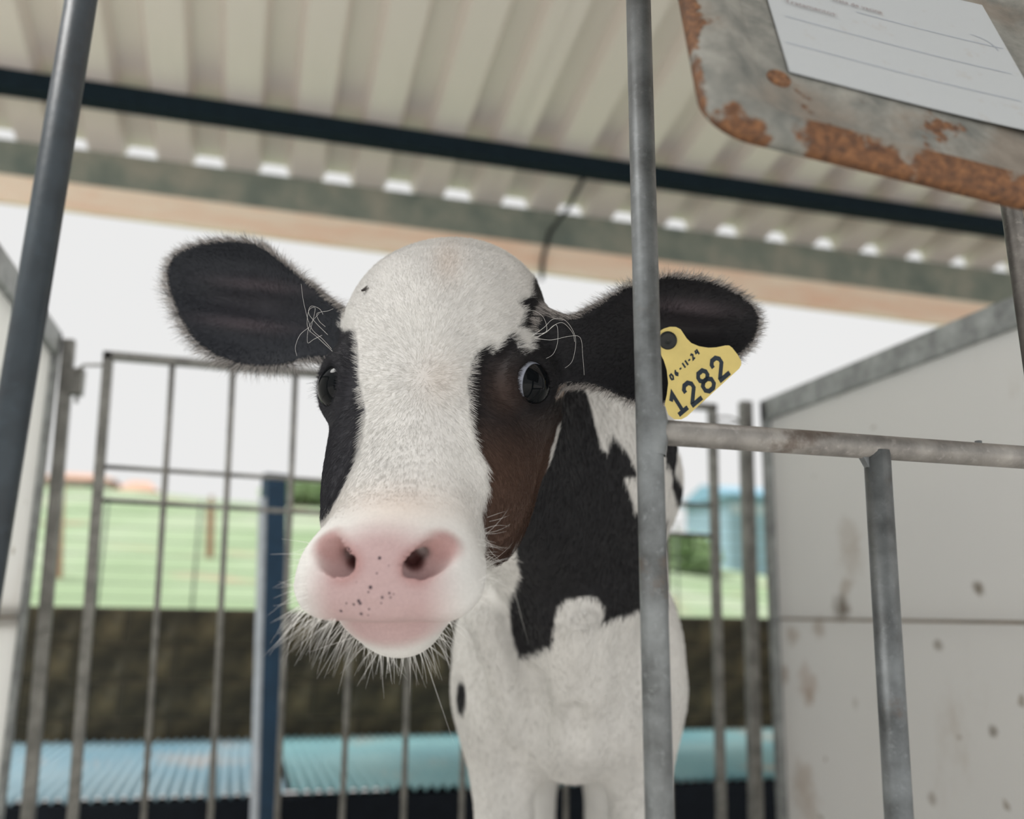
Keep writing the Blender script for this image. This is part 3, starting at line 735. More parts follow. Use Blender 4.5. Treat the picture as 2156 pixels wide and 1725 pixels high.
# lids, nostrils, mouth
EYE_R = .0255; NOSTR = []; HOLES = []
eq = march(1120, 808)-H0
print('eye local', eq@Fv, eq@Sv, eq@Nv)
EYE_G = [nz(Sv*s*.75+Fv*.45+Nv*.48) for s in (-1, 1)]
EYE_C = [hp(eq@Fv, s*(eq@Sv), eq@Nv)-g*.0185 for s, g in zip((-1, 1), EYE_G)]
for i, s in enumerate((-1, 1)):
    ec, g = EYE_C[i], EYE_G[i]
    P('head', sd_torus(ec+g*.0150, g, Fv, .0235, .0200, .0062), .012)
    P('head', sd_ell(ec-Fv*.026+g*.010, (nz(Fv), nz(np.cross(g, Fv)), g), (.010, .024, .010)), .018)
    P('head', sd_ball(ec+g*.0035, EYE_R-.0012), .003, 'c')
NA, NB, NQ = (march(*p)-H0 for p in ((853, 1204), (927, 1140), (912, 1192)))
for s in (-1, 1):
    A_, B_, Q_ = (hp(q@Fv, s*(q@Sv-.004 if s < 0 else q@Sv), q@Nv) for q in (NA, NB, NQ))
    ab = nz(B_-A_); inw = nz(np.array([0, 0, 1.0])+Sv*(-s)*.15); dn = np.cross(ab, inw); dn = nz(dn)
    if dn@np.array([0, -1, 0]) < 0: dn = -dn                      # points below the fold
    pl = nz(np.cross(ab, inw-dn*.55)); pl = pl if pl@dn > 0 else -pl
    el, lo_, hi_ = sd_ell(A_*.42+B_*.58+dn*.0050, (ab, dn, inw), (.0200, .0105, .0095))
    def scoop(A, B, Z, el=el, A_=A_, pl=pl): return smax(el(A, B, Z), -((A-A_[0])*pl[0]+(B-A_[1])*pl[1]+(Z-A_[2])*pl[2])-.0005, .0022)
    P('head', (scoop, lo_, hi_), .0065, 'c')
    h0_ = A_+ab*.009+dn*.003; P('head', sd_cone(h0_, h0_+inw*.024-dn*.004, .0058, .0055), .003, 'c')
    P('head', sd_cone(h0_+ab*.010+inw*.004, h0_+ab*.008+inw*.022-dn*.004, .0036, .0040), .003, 'c')
    NOSTR.append((h0_, B_+dn*.004)); HOLES.append((h0_+inw*.003, h0_+inw*.024-dn*.004))
mp = [hp(.203-.025*(abs(k)/3)**2.2, k/3*.040, -.0535-.001*(abs(k)/3)) for k in range(-3, 4)]
for a, b in zip(mp[:-1], mp[1:]): P('head', sd_cone(a, b, .0026, .0026), .004, 'c')

def axis(segs):
    out = [segs[0][0]]
    for a, b, h in segs:
        n = max(1, int(round((b-a)/h))); out += list(a+(b-a)*np.arange(1, n+1)/n)
    return np.array(out, np.float32)
FINE = .0025
ga = axis([(-.36, .29, FINE)]); gb = axis([(-1.14, -.25, .009), (-.25, .175, FINE)]); gc = axis([(.60, 1.0, FINE), (1.0, 1.06, .005), (1.06, 2.32, .010)])
Vg = np.full((len(ga), len(gb), len(gc)), .2, np.float32)
for g, op, fn, lo, hi, k in prims:
    mg = max(.03, k*1.5) if op == 'u' else k+.012
    i0, i1 = np.searchsorted(ga, lo[0]-mg), np.searchsorted(ga, hi[0]+mg)
    j0, j1 = np.searchsorted(gb, lo[1]-mg), np.searchsorted(gb, hi[1]+mg)
    k0, k1 = np.searchsorted(gc, lo[2]-mg), np.searchsorted(gc, hi[2]+mg)
    if i1 <= i0 or j1 <= j0 or k1 <= k0: continue
    f = fn(ga[i0:i1, None, None], gb[None, j0:j1, None], gc[None, None, k0:k1]).astype(np.float32)
    sl = Vg[i0:i1, j0:j1, k0:k1]
    Vg[i0:i1, j0:j1, k0:k1] = smin(sl, f, k) if op == 'u' else smax(sl, -f, k)
def surface_nets(V, ga, gb, gc):
    ins = V < 0
    cnt = np.zeros(tuple(n-1 for n in V.shape), np.int8)
    for dx in (0, 1):
        for dy in (0, 1):
            for dz in (0, 1): cnt += ins[dx:dx+cnt.shape[0], dy:dy+cnt.shape[1], dz:dz+cnt.shape[2]]
    act = (cnt > 0) & (cnt < 8); I, J, K = np.nonzero(act); idx = np.full(cnt.shape, -1, np.int32); idx[I, J, K] = np.arange(len(I))
    G = (ga, gb, gc); acc = np.zeros((len(I), 3)); num = np.zeros(len(I))
    for axn in range(3):
        o1, o2 = [q for q in range(3) if q != axn]
        for u in (0, 1):
            for v in (0, 1):
                b0 = [I, J, K]; b0 = [b0[0].copy(), b0[1].copy(), b0[2].copy()]; b0[o1] += u; b0[o2] += v
                b1 = [x.copy() for x in b0]; b1[axn] += 1
                f0 = V[tuple(b0)]; f1 = V[tuple(b1)]; m = (f0 < 0) != (f1 < 0)
                t_ = np.where(m, f0/np.where(m, f0-f1, 1), 0)
                for q in range(3):
                    p0 = G[q][b0[q]]; p1 = G[q][b1[q]]; acc[:, q] += np.where(m, p0+(p1-p0)*t_, 0)
                num += m
    vert = acc/num[:, None]; quads = []
    for axn in range(3):
        o1, o2 = [(1, 2), (2, 0), (0, 1)][axn]
        s0 = [slice(None)]*3; s1 = [slice(None)]*3; s0[axn] = slice(0, -1); s1[axn] = slice(1, None)
        e = ins[tuple(s0)] != ins[tuple(s1)]; E = list(np.nonzero(e)); inn = ins[tuple(s0)][tuple(E)]
        ok = (E[o1] > 0) & (E[o2] > 0) & (E[o1] < cnt.shape[o1]) & (E[o2] < cnt.shape[o2]); E = [x[ok] for x in E]; inn = inn[ok]
        c_ = []
        for u, v in ((0, 0), (1, 0), (1, 1), (0, 1)):
            q = [x.copy() for x in E]; q[o1] -= u; q[o2] -= v; c_.append(idx[tuple(q)])
        Q = np.stack(c_, 1); Q[~inn] = Q[~inn][:, ::-1]; quads.append(Q)
    return vert, np.concatenate(quads)
verts, quads = surface_nets(Vg, ga, gb, gc); del Vg
print('calf mesh', len(verts), len(quads))
# relax once, keep the shape
def neighbours_mean(V, Q):
    acc = np.zeros_like(V); n = np.zeros(len(V))
    for a, b in ((0, 1), (1, 2), (2, 3), (3, 0)):
        np.add.at(acc, Q[:, a], V[Q[:, b]]); np.add.at(acc, Q[:, b], V[Q[:, a]]); np.add.at(n, Q[:, a], 1); np.add.at(n, Q[:, b], 1)
    return acc/np.maximum(n, 1)[:, None]
for _ in range(2): verts = verts*.5+neighbours_mean(verts, quads)*.5

# ---- coat colours (own markings, plus painted haze and nostril shade), per point of the body
WHITE = np.array([.71, .70, .675]); BLACK = np.array([.013, .013, .015]); BROWN = np.array([.085, .048, .034])
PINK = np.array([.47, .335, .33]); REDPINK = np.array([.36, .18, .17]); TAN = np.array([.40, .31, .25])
PB_L = [(708, 640), (702, 660), (712, 690), (724, 702), (735, 698), (745, 700), (750, 725), (753, 760), (755, 800), (762, 830), (770, 860), (768, 890), (762, 930), (755, 960), (735, 1000), (715, 1035), (697, 1062), (660, 1095), (500, 1095), (500, 560), (690, 600)]
PB_R = [(1119, 596), (1117, 628), (1090, 634), (1103, 650), (1103, 666), (1095, 689), (1107, 690), (1124, 706), (1118, 730), (1105, 750), (1090, 728), (1080, 712), (1074, 705), (1057, 721), (1038, 746), (1022, 733), (1014, 734), (1002, 754), (994, 780), (989, 812), (991, 845), (992, 893), (1002, 942), (1025, 978), (1021, 1002), (1027, 1025), (1014, 1080), (1027, 1122), (1031, 1171), (1036, 1228), (1052, 1198), (1082, 1160), (1105, 1115), (1129, 1060), (1152, 960), (1190, 880), (1330, 880), (1330, 540), (1150, 540)]
PB_N = [(1000, 760), (1140, 770), (1222, 812), (1245, 870), (1270, 945), (1285, 955), (1292, 915), (1318, 950), (1340, 985), (1345, 1005), (1312, 1008), (1325, 1040), (1345, 1078), (1402, 1090), (1402, 1275), (1340, 1285), (1298, 1303), (1268, 1310), (1273, 1277), (1259, 1256), (1193, 1259), (1175, 1281), (1168, 1317), (1157, 1359), (1103, 1379), (1096, 1386), (1078, 1332), (1074, 1260), (1085, 1238), (1096, 1209), (1088, 1162), (1060, 1000), (1000, 900)]
PT = [(1219, 772), (1224, 790), (1205, 828), (1186, 842), (1166, 846), (1180, 820), (1202, 803)]
def sstep(x, a, b): t_ = np.clip((x-a)/(b-a), 0, 1); return t_*t_*(3-2*t_)
def lerpc(a, b, t_): return a*(1-t_[:, None])+b*t_[:, None]
_w = [(rng.normal(size=3)*k, rng.uniform(0, 6.3)) for k in (40, 40, 90, 90, 180, 180)]
def wob(Pt, k=0): return sum(np.sin(Pt@v+p+k*1.7)/(i//2+1) for i, (v, p) in enumerate(_w))
def seg_d(Pt, a, b):
    ba = b-a; h = np.clip(((Pt-a)@ba)/(ba@ba), 0, 1); return np.linalg.norm(Pt-a-h[:, None]*ba, axis=1)
def coat(Pt, soft=3.0):
    """-> rgb, group (0 head 1 ear 2 body), pink weight"""
    px = CX+FPX*Pt[:, 0]/Pt[:, 2]; py = CY-FPX*Pt[:, 1]/Pt[:, 2]
    fh = ev(Pt, ('head',), ('u',)); fe = ev(Pt, ('ear',)); fb = ev(Pt, ('body',))
    grp = np.where(fe < np.minimum(fh, fb)-.001, 1, np.where(fb < fh-.002, 2, 0))
    jx = px+wob(Pt)*2.0; jy = py+wob(Pt, 1)*2.0
    cl = np.tile(WHITE, (len(Pt), 1))*(1+.03*wob(Pt, 2))[:, None]
    # head markings
    dl = poly_sd(jx, jy, PB_L); dr = poly_sd(jx, jy, PB_R)
    hb = 1-sstep(np.minimum(dl, dr), -soft, soft)
    brown = sstep(py, 830, 1010)*sstep(px, 960, 1010)
    brown = np.maximum(brown, .45*np.exp(-((px-1060)/45)**2-((py-830)/60)**2))
    dk = lerpc(np.tile(BLACK, (len(Pt), 1)), np.tile(BROWN, (len(Pt), 1)), brown)
    dk = lerpc(dk, np.tile(np.array([.034, .034, .042]), (len(Pt), 1)), (px < 900)*.6)
    head = lerpc(cl, dk, hb)
    tn = 1-sstep(poly_sd(jx, jy, PT), -4, 3); head = lerpc(head, np.tile(TAN, (len(Pt), 1)), tn)
    lf = (Pt-H0)@Fv; ls = (Pt-H0)@Sv; ln = (Pt-H0)@Nv
    pk = sstep(1.12-np.sqrt((ls/.056)**2+((lf-.206)/.050)**2+((ln+.034)/.055)**2*.6), 0, .55)
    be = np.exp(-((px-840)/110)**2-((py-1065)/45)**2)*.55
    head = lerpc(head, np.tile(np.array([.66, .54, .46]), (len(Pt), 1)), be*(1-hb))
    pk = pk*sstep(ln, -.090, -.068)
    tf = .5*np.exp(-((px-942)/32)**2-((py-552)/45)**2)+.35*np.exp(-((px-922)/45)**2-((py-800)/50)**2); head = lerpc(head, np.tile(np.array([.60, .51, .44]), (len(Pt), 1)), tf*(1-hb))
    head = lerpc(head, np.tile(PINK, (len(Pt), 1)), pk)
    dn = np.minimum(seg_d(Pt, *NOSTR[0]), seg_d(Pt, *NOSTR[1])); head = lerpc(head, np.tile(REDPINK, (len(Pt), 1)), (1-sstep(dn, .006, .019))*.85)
    dh = np.minimum(seg_d(Pt, *HOLES[0]), seg_d(Pt, *HOLES[1])); head = lerpc(head, np.tile(np.array([.13, .055, .052]), (len(Pt), 1)), 1-sstep(dh, .0052, .0095))  # nostril holes darkened: shade put into the dark red skin colour
    ml = np.abs(ln+.0535)+np.maximum(0, .17-lf)+np.maximum(0, np.abs(ls)-.036); head = lerpc(head, np.tile(np.array([.40, .20, .19]), (len(Pt), 1)), (1-sstep(ml, .001, .0045))*.8)
    # ears: black, bluish flare haze painted into the left one; plum inner-ridge skin
    ed = np.where((px < 900)[:, None], np.array([.026, .029, .036]), BLACK*1.2); inn = np.exp(-((px-530)/95)**2-((py-645)/60)**2)+np.exp(-((px-1450)/75)**2-((py-670)/45)**2)
    axl = np.where(px < 900, ((py-640)-(px-520)*.12)/14.0, ((py-690)-(px-1400)*.10)/16.0)
    ed = lerpc(ed, np.tile(np.array([.115, .092, .105]), (len(Pt), 1)), np.clip(inn, 0, 1)*(.15+.75*np.clip(-np.cos(axl), 0, 1)**2))
    # neck, chest, trunk
    nb = 1-sstep(poly_sd(jx, jy, PB_N), -soft*1.2, soft*1.2)
    nb = np.where((px > 1402) & (py < 1060), 1-sstep(np.abs(Pt[:, 2]-1.25-.15*np.sin(py/40)), .05, .07), nb)
    pat = wob(Pt*.16, 3)+wob(Pt*.10, 4); nb = np.where((Pt[:, 2] > 1.5) & (py < 1320), sstep(pat, .2, .45), nb)
    body = lerpc(cl, np.tile(BLACK*1.1, (len(Pt), 1)), nb)
    sp = sstep(1.25-np.sqrt(((px-971)/9)**2+((py-1468)/33)**2), 0, .3); body = lerpc(body, np.tile(BLACK, (len(Pt), 1)), sp)
    wh = np.exp(-((np.hypot((px-1235)/30, (py-1303)/16)-1)/.35)**2)*.2*(1-nb); body = lerpc(body, np.tile(np.array([.25, .24, .24]), (len(Pt), 1)), wh)
    hoof = c2w(Pt)[:, 2] < .075; body[hoof] = (.05, .04, .035)
    rgb = np.where((grp == 0)[:, None], head, np.where((grp == 1)[:, None], ed, body))
    return np.clip(rgb, .004, .95), grp, pk*(grp == 0), hb
vw = c2w(verts)
foot = w2c([c2w(C(1200, 1400, 1.5))[0], c2w(C(1200, 1400, 1.5))[1], 0])
calf = empty('calf', c2w(foot)); tag(calf, 'black and white calf facing the camera with a pink nose', 'calf')
vw[:, 2] = np.maximum(vw[:, 2], 0)
me = bpy.data.meshes.new('body'); me.vertices.add(len(vw)); me.vertices.foreach_set('co', vw.astype(np.float32).ravel())
me.loops.add(quads.size); me.loops.foreach_set('vertex_index', quads.astype(np.int32).ravel()); me.polygons.add(len(quads))
me.polygons.foreach_set('loop_start', np.arange(0, quads.size, 4, dtype=np.int32)); me.update(calc_edges=True); me.validate()
me.polygons.foreach_set('use_smooth', np.ones(len(me.polygons), bool))
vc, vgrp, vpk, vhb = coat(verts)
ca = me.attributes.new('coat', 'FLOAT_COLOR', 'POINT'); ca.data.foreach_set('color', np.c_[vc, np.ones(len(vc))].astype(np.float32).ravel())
pa_ = me.attributes.new('nose', 'FLOAT', 'POINT'); pa_.data.foreach_set('value', vpk.astype(np.float32))
body = bpy.data.objects.new('body', me); col.objects.link(body); body.parent = calf; body.matrix_parent_inverse = calf.matrix_basis.inverted()
# skin material: coat attribute + dark freckles on the nose
t = NT('calf_hide').set(.62, 0, .25)
at_ = t.node('ShaderNodeAttribute', attribute_name='coat'); nsa = t.node('ShaderNodeAttribute', attribute_name='nose')
cc = at_.outputs['Color']; 
t.b.inputs['Subsurface Weight'].default_value = .0
SPOTS = [(734, 1156, 3.6), (727, 1174, 3), (799, 1175, 4.2), (819, 1192, 3.4), (794, 1208, 3.4), (751, 1226, 2.6), (780, 1237, 4.3), (765, 1241, 3), (776, 1247, 2.5), (820, 1249, 3.6), (829, 1251, 3), (805, 1258, 3.8), (822, 1259, 3.6), (755, 1266, 4), (758, 1271, 4), (730, 1270, 3), (745, 1273, 3), (718, 1287, 3.8), (760, 1294, 4.2), (777, 1283, 2.4), (803, 1270, 2.4), (775, 1296, 2)]
mask = None
for sx, sy, sr in SPOTS:
    q = march(sx, sy)
    if q is None: continue
    q = c2w(q); vm = t.node('ShaderNodeVectorMath', operation='DISTANCE'); gp = t.node('ShaderNodeNewGeometry') if mask is None else gp
    t.link(gp.outputs['Position'], vm.inputs[0]); vm.inputs[1].default_value = tuple(q)
    rm_ = sr*.66/FPX; e = t.step(vm.outputs['Value'], rm_*.55, rm_*1.25, 1, 0)
    mask = e if mask is None else t.math('MAXIMUM', mask, e)
nn = t.math('MULTIPLY', t.math('SUBTRACT', t.noise(420, 3, .6), .5), .25)
hs = t.node('ShaderNodeHueSaturation'); t.link(cc, hs.inputs['Color']); t.link(t.math('ADD', nn, 1.0), hs.inputs['Value'])
t.color(t.mix(t.math('MULTIPLY', mask, .92), hs.outputs[0], (.035, .022, .035)))
t.link(t.step(nsa.outputs['Fac'], .3, .9, .62, .40), t.b.inputs['Roughness'])
vo = t.node('ShaderNodeTexVoronoi'); vo.inputs['Scale'].default_value = 480; t.link(t.coord(), vo.inputs['Vector'])
bp_ = t.node('ShaderNodeBump'); bp_.inputs['Distance'].default_value = .0006; t.link(t.math('MULTIPLY', nsa.outputs['Fac'], .30), bp_.inputs['Strength']); t.link(vo.outputs['Distance'], bp_.inputs['Height']); t.link(bp_.outputs[0], t.b.inputs['Normal'])
me.materials.append(t.m)

# eyes
def eye_mat():
    t = NT('calf_eye').set(.04, 0, .6)
    sp_ = t.node('ShaderNodeSeparateXYZ'); t.link(t.coord(), sp_.inputs[0]); z_ = sp_.outputs['Z']
    iris = t.step(z_, EYE_R*.64, EYE_R*.67)
    rim = t.step(z_, EYE_R*.45, EYE_R*.60)
    c1 = t.mix(rim, (.42, .45, .52), (.30, .32, .38))
    t.color(t.mix(iris, c1, (.004, .005, .006))); t.b.inputs['Specular IOR Level'].default_value = .14; return t.m
M_eye = eye_mat()
for i, s in enumerate((-1, 1)):
    m = MB(); nu, nv = 48, 32
    for j in range(nv+1):
        th = math.pi*j/nv
        for k in range(nu):
            r_ = EYE_R*(1+.05*max(0, math.cos(th)-.74)/.26); m.v.append((r_*math.sin(th)*math.cos(2*math.pi*k/nu), r_*math.sin(th)*math.sin(2*math.pi*k/nu), r_*math.cos(th)))
    for j in range(nv):
        for k in range(nu): m.f.append((j*nu+k, (j+1)*nu+k, (j+1)*nu+(k+1) % nu, j*nu+(k+1) % nu)); m.sm.append(True)
    o = m.build('eye', M_eye); gz = nz(EYE_G[i]+np.array([.42, -.12, -.10]) if s > 0 else EYE_G[i]); gw = gz@CAMR
    q = Vector(gw).to_track_quat('Z', 'Y'); pw = c2w(EYE_C[i]+EYE_G[i]*.0035)
    o.parent = calf; o.matrix_parent_inverse = calf.matrix_basis.inverted(); o.matrix_basis = Matrix.Translation(Vector(pw))@q.to_matrix().to_4x4(); o['label'] = 'glossy black eye'

# ---- hair
def hair_object(name, pts, rad, rgb, label=None):
    """pts (N,K,3) world; rad (N,K); rgb (N,3)"""
    N, K = pts.shape[:2]; hc = bpy.data.hair_curves.new(name); hc.add_curves([K]*N)
    hc.attributes['position'].data.foreach_set('vector', pts.astype(np.float32).ravel())
    ra_ = hc.attributes.get('radius') or hc.attributes.new('radius', 'FLOAT', 'POINT'); ra_.data.foreach_set('value', rad.astype(np.float32).ravel())
    cb = hc.attributes.new('coat', 'FLOAT_COLOR', 'CURVE'); cb.data.foreach_set('color', np.c_[rgb, np.ones(N)].astype(np.float32).ravel())
    hc.materials.append(M_hair); o = bpy.data.objects.new(name, hc); col.objects.link(o); o.parent = calf; o.matrix_parent_inverse = calf.matrix_basis.inverted(); o['kind'] = 'stuff'
    if label: o['label'] = label
    return o
t = NT('calf_hair').set(.55, 0, .22); a_ = t.node('ShaderNodeAttribute', attribute_name='coat'); t.color(a_.outputs['Color']); M_hair = t.m
tri = np.concatenate([quads[:, [0, 1, 2]], quads[:, [0, 2, 3]]])
e1 = verts[tri[:, 1]]-verts[tri[:, 0]]; e2 = verts[tri[:, 2]]-verts[tri[:, 0]]; cr = np.cross(e1, e2); ar = np.linalg.norm(cr, axis=1)*.5; fn_ = cr/np.maximum(np.linalg.norm(cr, axis=1), 1e-12)[:, None]
vn = np.zeros_like(verts)
for k in range(3): np.add.at(vn, tri[:, k], cr)
vn /= np.maximum(np.linalg.norm(vn, axis=1), 1e-12)[:, None]
ctr = verts[tri].mean(1); tv = nz_c = -ctr/np.linalg.norm(ctr, axis=1)[:, None]; facing = (fn_*tv).sum(1)
tg = vgrp[tri[:, 0]]; tp_ = vpk[tri].mean(1)
wgt = ar*np.where(tg == 2, .10, 1.0)*np.where(facing > -.25, 1, .12)*np.where(ctr[:, 2] > 1.42, .25, 1)*(1-sstep(tp_, .25, .7)*.97)
NH = 300000
pick = rng.choice(len(tri), NH, p=wgt/wgt.sum()); u1 = np.sqrt(rng.random(NH)); u2 = rng.random(NH)
bw = np.stack([1-u1, u1*(1-u2), u1*u2], 1)[:, :, None]
rp = (verts[tri[pick]]*bw).sum(1); rn = (vn[tri[pick]]*bw).sum(1); rn /= np.linalg.norm(rn, axis=1)[:, None]
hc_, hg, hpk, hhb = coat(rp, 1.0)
lf = (rp-H0)@Fv; ls = (rp-H0)@Sv
whf = -.005; dirv = Fv*(lf-whf)[:, None]+Sv*(ls)[:, None]*1.1
dirv = np.where((hg == 0)[:, None], dirv, 0)
px = CX+FPX*rp[:, 0]/rp[:, 2]; py = CY-FPX*rp[:, 1]/rp[:, 2]
ecx = np.where(px < 900, 560, 1400); ecy = np.where(px < 900, 650, 700)
dirv = np.where((hg == 1)[:, None], np.stack([(px-ecx), -(py-ecy), 0*px], 1)*.001, dirv)
dirv = np.where((hg == 2)[:, None], np.tile(-ZUP+hd*.25, (NH, 1)), dirv)
dirv += rng.normal(size=(NH, 3))*np.linalg.norm(dirv, axis=1)[:, None]*(.16+.5*np.exp(-((lf-whf)**2+ls**2)/.02**2)*(hg == 0))[:, None]
dirv -= rn*(dirv*rn).sum(1)[:, None]; dirv /= np.maximum(np.linalg.norm(dirv, axis=1), 1e-9)[:, None]
ln_ = np.where(hg == 0, .0066, np.where(hg == 1, .005, .010))
ln_ = np.where((hg == 0) & (lf > .11), .0066-.0042*sstep(lf, .11, .17), ln_)
ln_ = np.where((hg == 0) & (lf < -.15), .008, ln_)
edin = np.zeros(NH); em = hg == 1
de = np.minimum(np.abs(poly_sd(px, py, EAR_L)), np.abs(poly_sd(px, py, EAR_R)))
rim = em & (de < 9); ln_ = np.where(rim, .012, ln_); ln_ = np.where(rim & (px < 700) & (py > 600+(px-350)*.1), .018, ln_)
ln_ = np.where((hg == 0) & (np.abs(np.minimum(poly_sd(px, py, PB_L), poly_sd(px, py, PB_R))) < 9), ln_*1.45, ln_)
ln_ *= rng.uniform(.6, 1.25, NH)
lift = np.where(rim, .45, np.where(hg == 1, .30, .25))*rng.uniform(.6, 1.4, NH)
K = 4; sk = np.linspace(0, 1, K)[None, :, None]
hpts = rp[:, None, :]-rn[:, None, :]*.0006+ln_[:, None, None]*(dirv[:, None, :]*(sk*.95)+rn[:, None, :]*(sk*lift[:, None, None]-.35*lift[:, None, None]*sk**2))
rad = np.where(hg == 2, .00026, .00011)[:, None]*np.array([1.0, .9, .65, .2])[None]
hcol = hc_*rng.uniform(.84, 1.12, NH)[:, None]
hcol = np.where(rim[:, None] & (rng.random(NH) < .72)[:, None], np.array([.46, .43, .41])*rng.uniform(.5, 1.4, NH)[:, None], hcol)  # pale rim hairs: backlight painted into the hair colour
hair_object('fur', c2w(hpts.reshape(-1, 3)).reshape(NH, K, 3), rad, np.clip(hcol, .003, .92))

# long whiskers, lashes and brow hairs
def strands(name, items, label=None):
    """items: (root frame pt, dir, length, droop vec, radius, rgb)"""
    K = 9; N = len(items); out = np.zeros((N, K, 3)); rd = np.zeros((N, K)); cl = np.zeros((N, 3)); s = np.linspace(0, 1, K)
    for i, (p, d, L, dr, r_, c) in enumerate(items):
        out[i] = p+L*(np.outer(s, d)+np.outer(s*s, dr)); rd[i] = r_*(1-.85*s); cl[i] = c
    return hair_object(name, c2w(out.reshape(-1, 3)).reshape(N, K, 3), rd, cl, label)
it = []
WH = np.array([.92, .91, .88])
def surf(px, py):
    q = march(px, py); return q
cxs = np.arange(640, 960, 8.0); cys = np.arange(1420, 1230, -4.0); cds = np.linspace(.62, .82, 60)
gx, gy, gd = np.meshgrid(cxs, cys, cds, indexing='ij'); gq = np.stack([(gx-CX)/FPX*gd, (CY-gy)/FPX*gd, gd], -1)
gin = (ev(gq.reshape(-1, 3), ('head',)) < 0).reshape(gx.shape); BEARD = []
for i in range(len(cxs)):
    j = int(np.argmax(gin[i].any(1)))
    if gin[i, j].any(): BEARD.append((cxs[i], gq[i, j, int(np.argmax(gin[i, j]))], cys[j]))
for k in range(170):                                   # beard under the lower lip and along the jaw
    u = rng.random(); px_, q, _y = BEARD[int((u**1.25)*len(BEARD))]; q = q+np.array([rng.normal()*.001, rng.uniform(0, .004), 0])
    side = (px_-800)/150
    d = nz(np.array([side*.8+rng.normal()*.20-.12, -.70+rng.normal()*.25, -.12+rng.normal()*.35]))
    it.append((q, d, rng.uniform(.012, .034) if px_ < 760 else rng.uniform(.008, .026), np.array([0, -.28, 0])+rng.normal(size=3)*.12, .00016, WH*rng.uniform(.8, 1.1)))
for k in range(26):                                    # left muzzle edge whiskers
    py_ = rng.uniform(1100, 1290); q = surf(648-(py_-1200)*.05 if py_ < 1240 else 650, py_)
    if q is None: continue
    it.append((q, nz(np.array([-.9, rng.normal()*.15-.1, -.1+rng.normal()*.3])), rng.uniform(.012, .030), np.array([0, rng.normal()*.15, 0]), .00014, WH))
for k in range(34):                                    # right muzzle edge and cheek whiskers
    q = surf(rng.uniform(1005, 1030), rng.uniform(1090, 1270))
    if q is None: continue
    it.append((q, nz(np.array([.9, rng.normal()*.4, -.2])), rng.uniform(.008, .026), np.array([0, rng.normal()*.2, .1]), .00011, WH))
for px_, py_, dx, dy, L in ((1082, 1240, .25, -.95, .055), (1070, 1290, .6, -.4, .02), (890, 1372, .35, -.9, .06), (940, 1330, .5, -.85, .065), (960, 1320, .6, -.75, .07)):
    q = surf(px_, py_)
    if q is not None: it.append((q, nz(np.array([dx, dy, -.25])), L, np.array([.05, -.15, 0]), .00016, WH))
for k in range(90):                                    # stray hairs on the poll
    px_ = rng.uniform(850, 1060); q = surf(px_, 506+abs(px_-960)**2*.0022+rng.uniform(2, 10))
    if q is None: continue
    it.append((q, nz(np.array([rng.normal()*.6-.1, .8, -.1+rng.normal()*.3])), rng.uniform(.004, .010), np.array([rng.normal()*.3, -.2, 0]), .00012, WH*rng.uniform(.7, 1)))
strands('whiskers', it)
it = []
for i, s in enumerate((-1, 1)):
    ec, g = EYE_C[i], EYE_G[i]; uax = nz(Fv-g*(Fv@g)); vax = np.cross(g, uax)
    for k in range(70):                                # upper lashes
        a = rng.uniform(-1.25, 1.25); rd_ = -uax*math.cos(a)+vax*math.sin(a)
        p = ec+g*(.0165+rng.uniform(-.001, .001))+rd_*.0175
        it.append((p, nz(g*.7+rd_*.6+rng.normal(size=3)*.12), rng.uniform(.009, .016), -ZUP*.3+np.array([s*.2, 0, 0]), .00013, BLACK*2))
    for k in range(26):                                # lower lashes
        a = rng.uniform(-1.0, 1.0); rd_ = uax*math.cos(a)+vax*math.sin(a)
        p = ec+g*.0155+rd_*.0175
        it.append((p, nz(g*.8+rd_*.6+rng.normal(size=3)*.15), rng.uniform(.006, .011), -ZUP*.2, .00012, BLACK*2))
strands('eyelashes', it)
# curly pale brow hairs traced through their own loops
def curl(px_pts, d0, d1):
    Pp = np.array(px_pts, float); n = len(Pp); tt = np.linspace(0, n-1, 26); res = []
    for u in tt:                                       # Catmull-Rom
        i = int(min(u, n-2)); f_ = u-i; p0, p1, p2, p3 = Pp[max(i-1, 0)], Pp[i], Pp[i+1], Pp[min(i+2, n-1)]
        res.append(.5*((2*p1)+(-p0+p2)*f_+(2*p0-5*p1+4*p2-p3)*f_**2+(-p0+3*p1-3*p2+p3)*f_**3))
    return np.array([C(x, y, d0+(d1-d0)*k/25) for k, (x, y) in enumerate(res)])
curls = []
for pts, d0, d1 in (([(698, 735), (680, 715), (655, 690), (640, 640), (634, 598)], .835, .815), ([(700, 740), (670, 712), (648, 690), (650, 655), (663, 648), (660, 670), (652, 700)], .835, .82),
                    ([(690, 705), (665, 680), (650, 660), (655, 645), (672, 650), (680, 662)], .84, .82), ([(685, 688), (672, 676), (668, 660), (690, 655), (702, 650)], .84, .825),
                    ([(678, 706), (660, 715), (648, 722), (648, 700), (655, 680), (672, 660)], .84, .82), ([(650, 690), (632, 705), (622, 730), (625, 750)], .83, .815),
                    ([(1120, 708), (1145, 690), (1165, 672), (1190, 675), (1208, 700), (1212, 725), (1205, 760), (1190, 775)], .80, .785),
                    ([(1124, 712), (1150, 700), (1165, 686), (1185, 680), (1205, 700), (1210, 720)], .80, .785), ([(1128, 712), (1160, 716), (1200, 708), (1222, 712), (1227, 750), (1230, 790)], .80, .79),
                    ([(1122, 704), (1150, 698), (1145, 670), (1125, 655), (1100, 656)], .80, .785), ([(1124, 716), (1155, 695), (1172, 685), (1174, 720), (1165, 745), (1150, 755)], .80, .79)):
    curls.append(curl(pts, d0, d1))
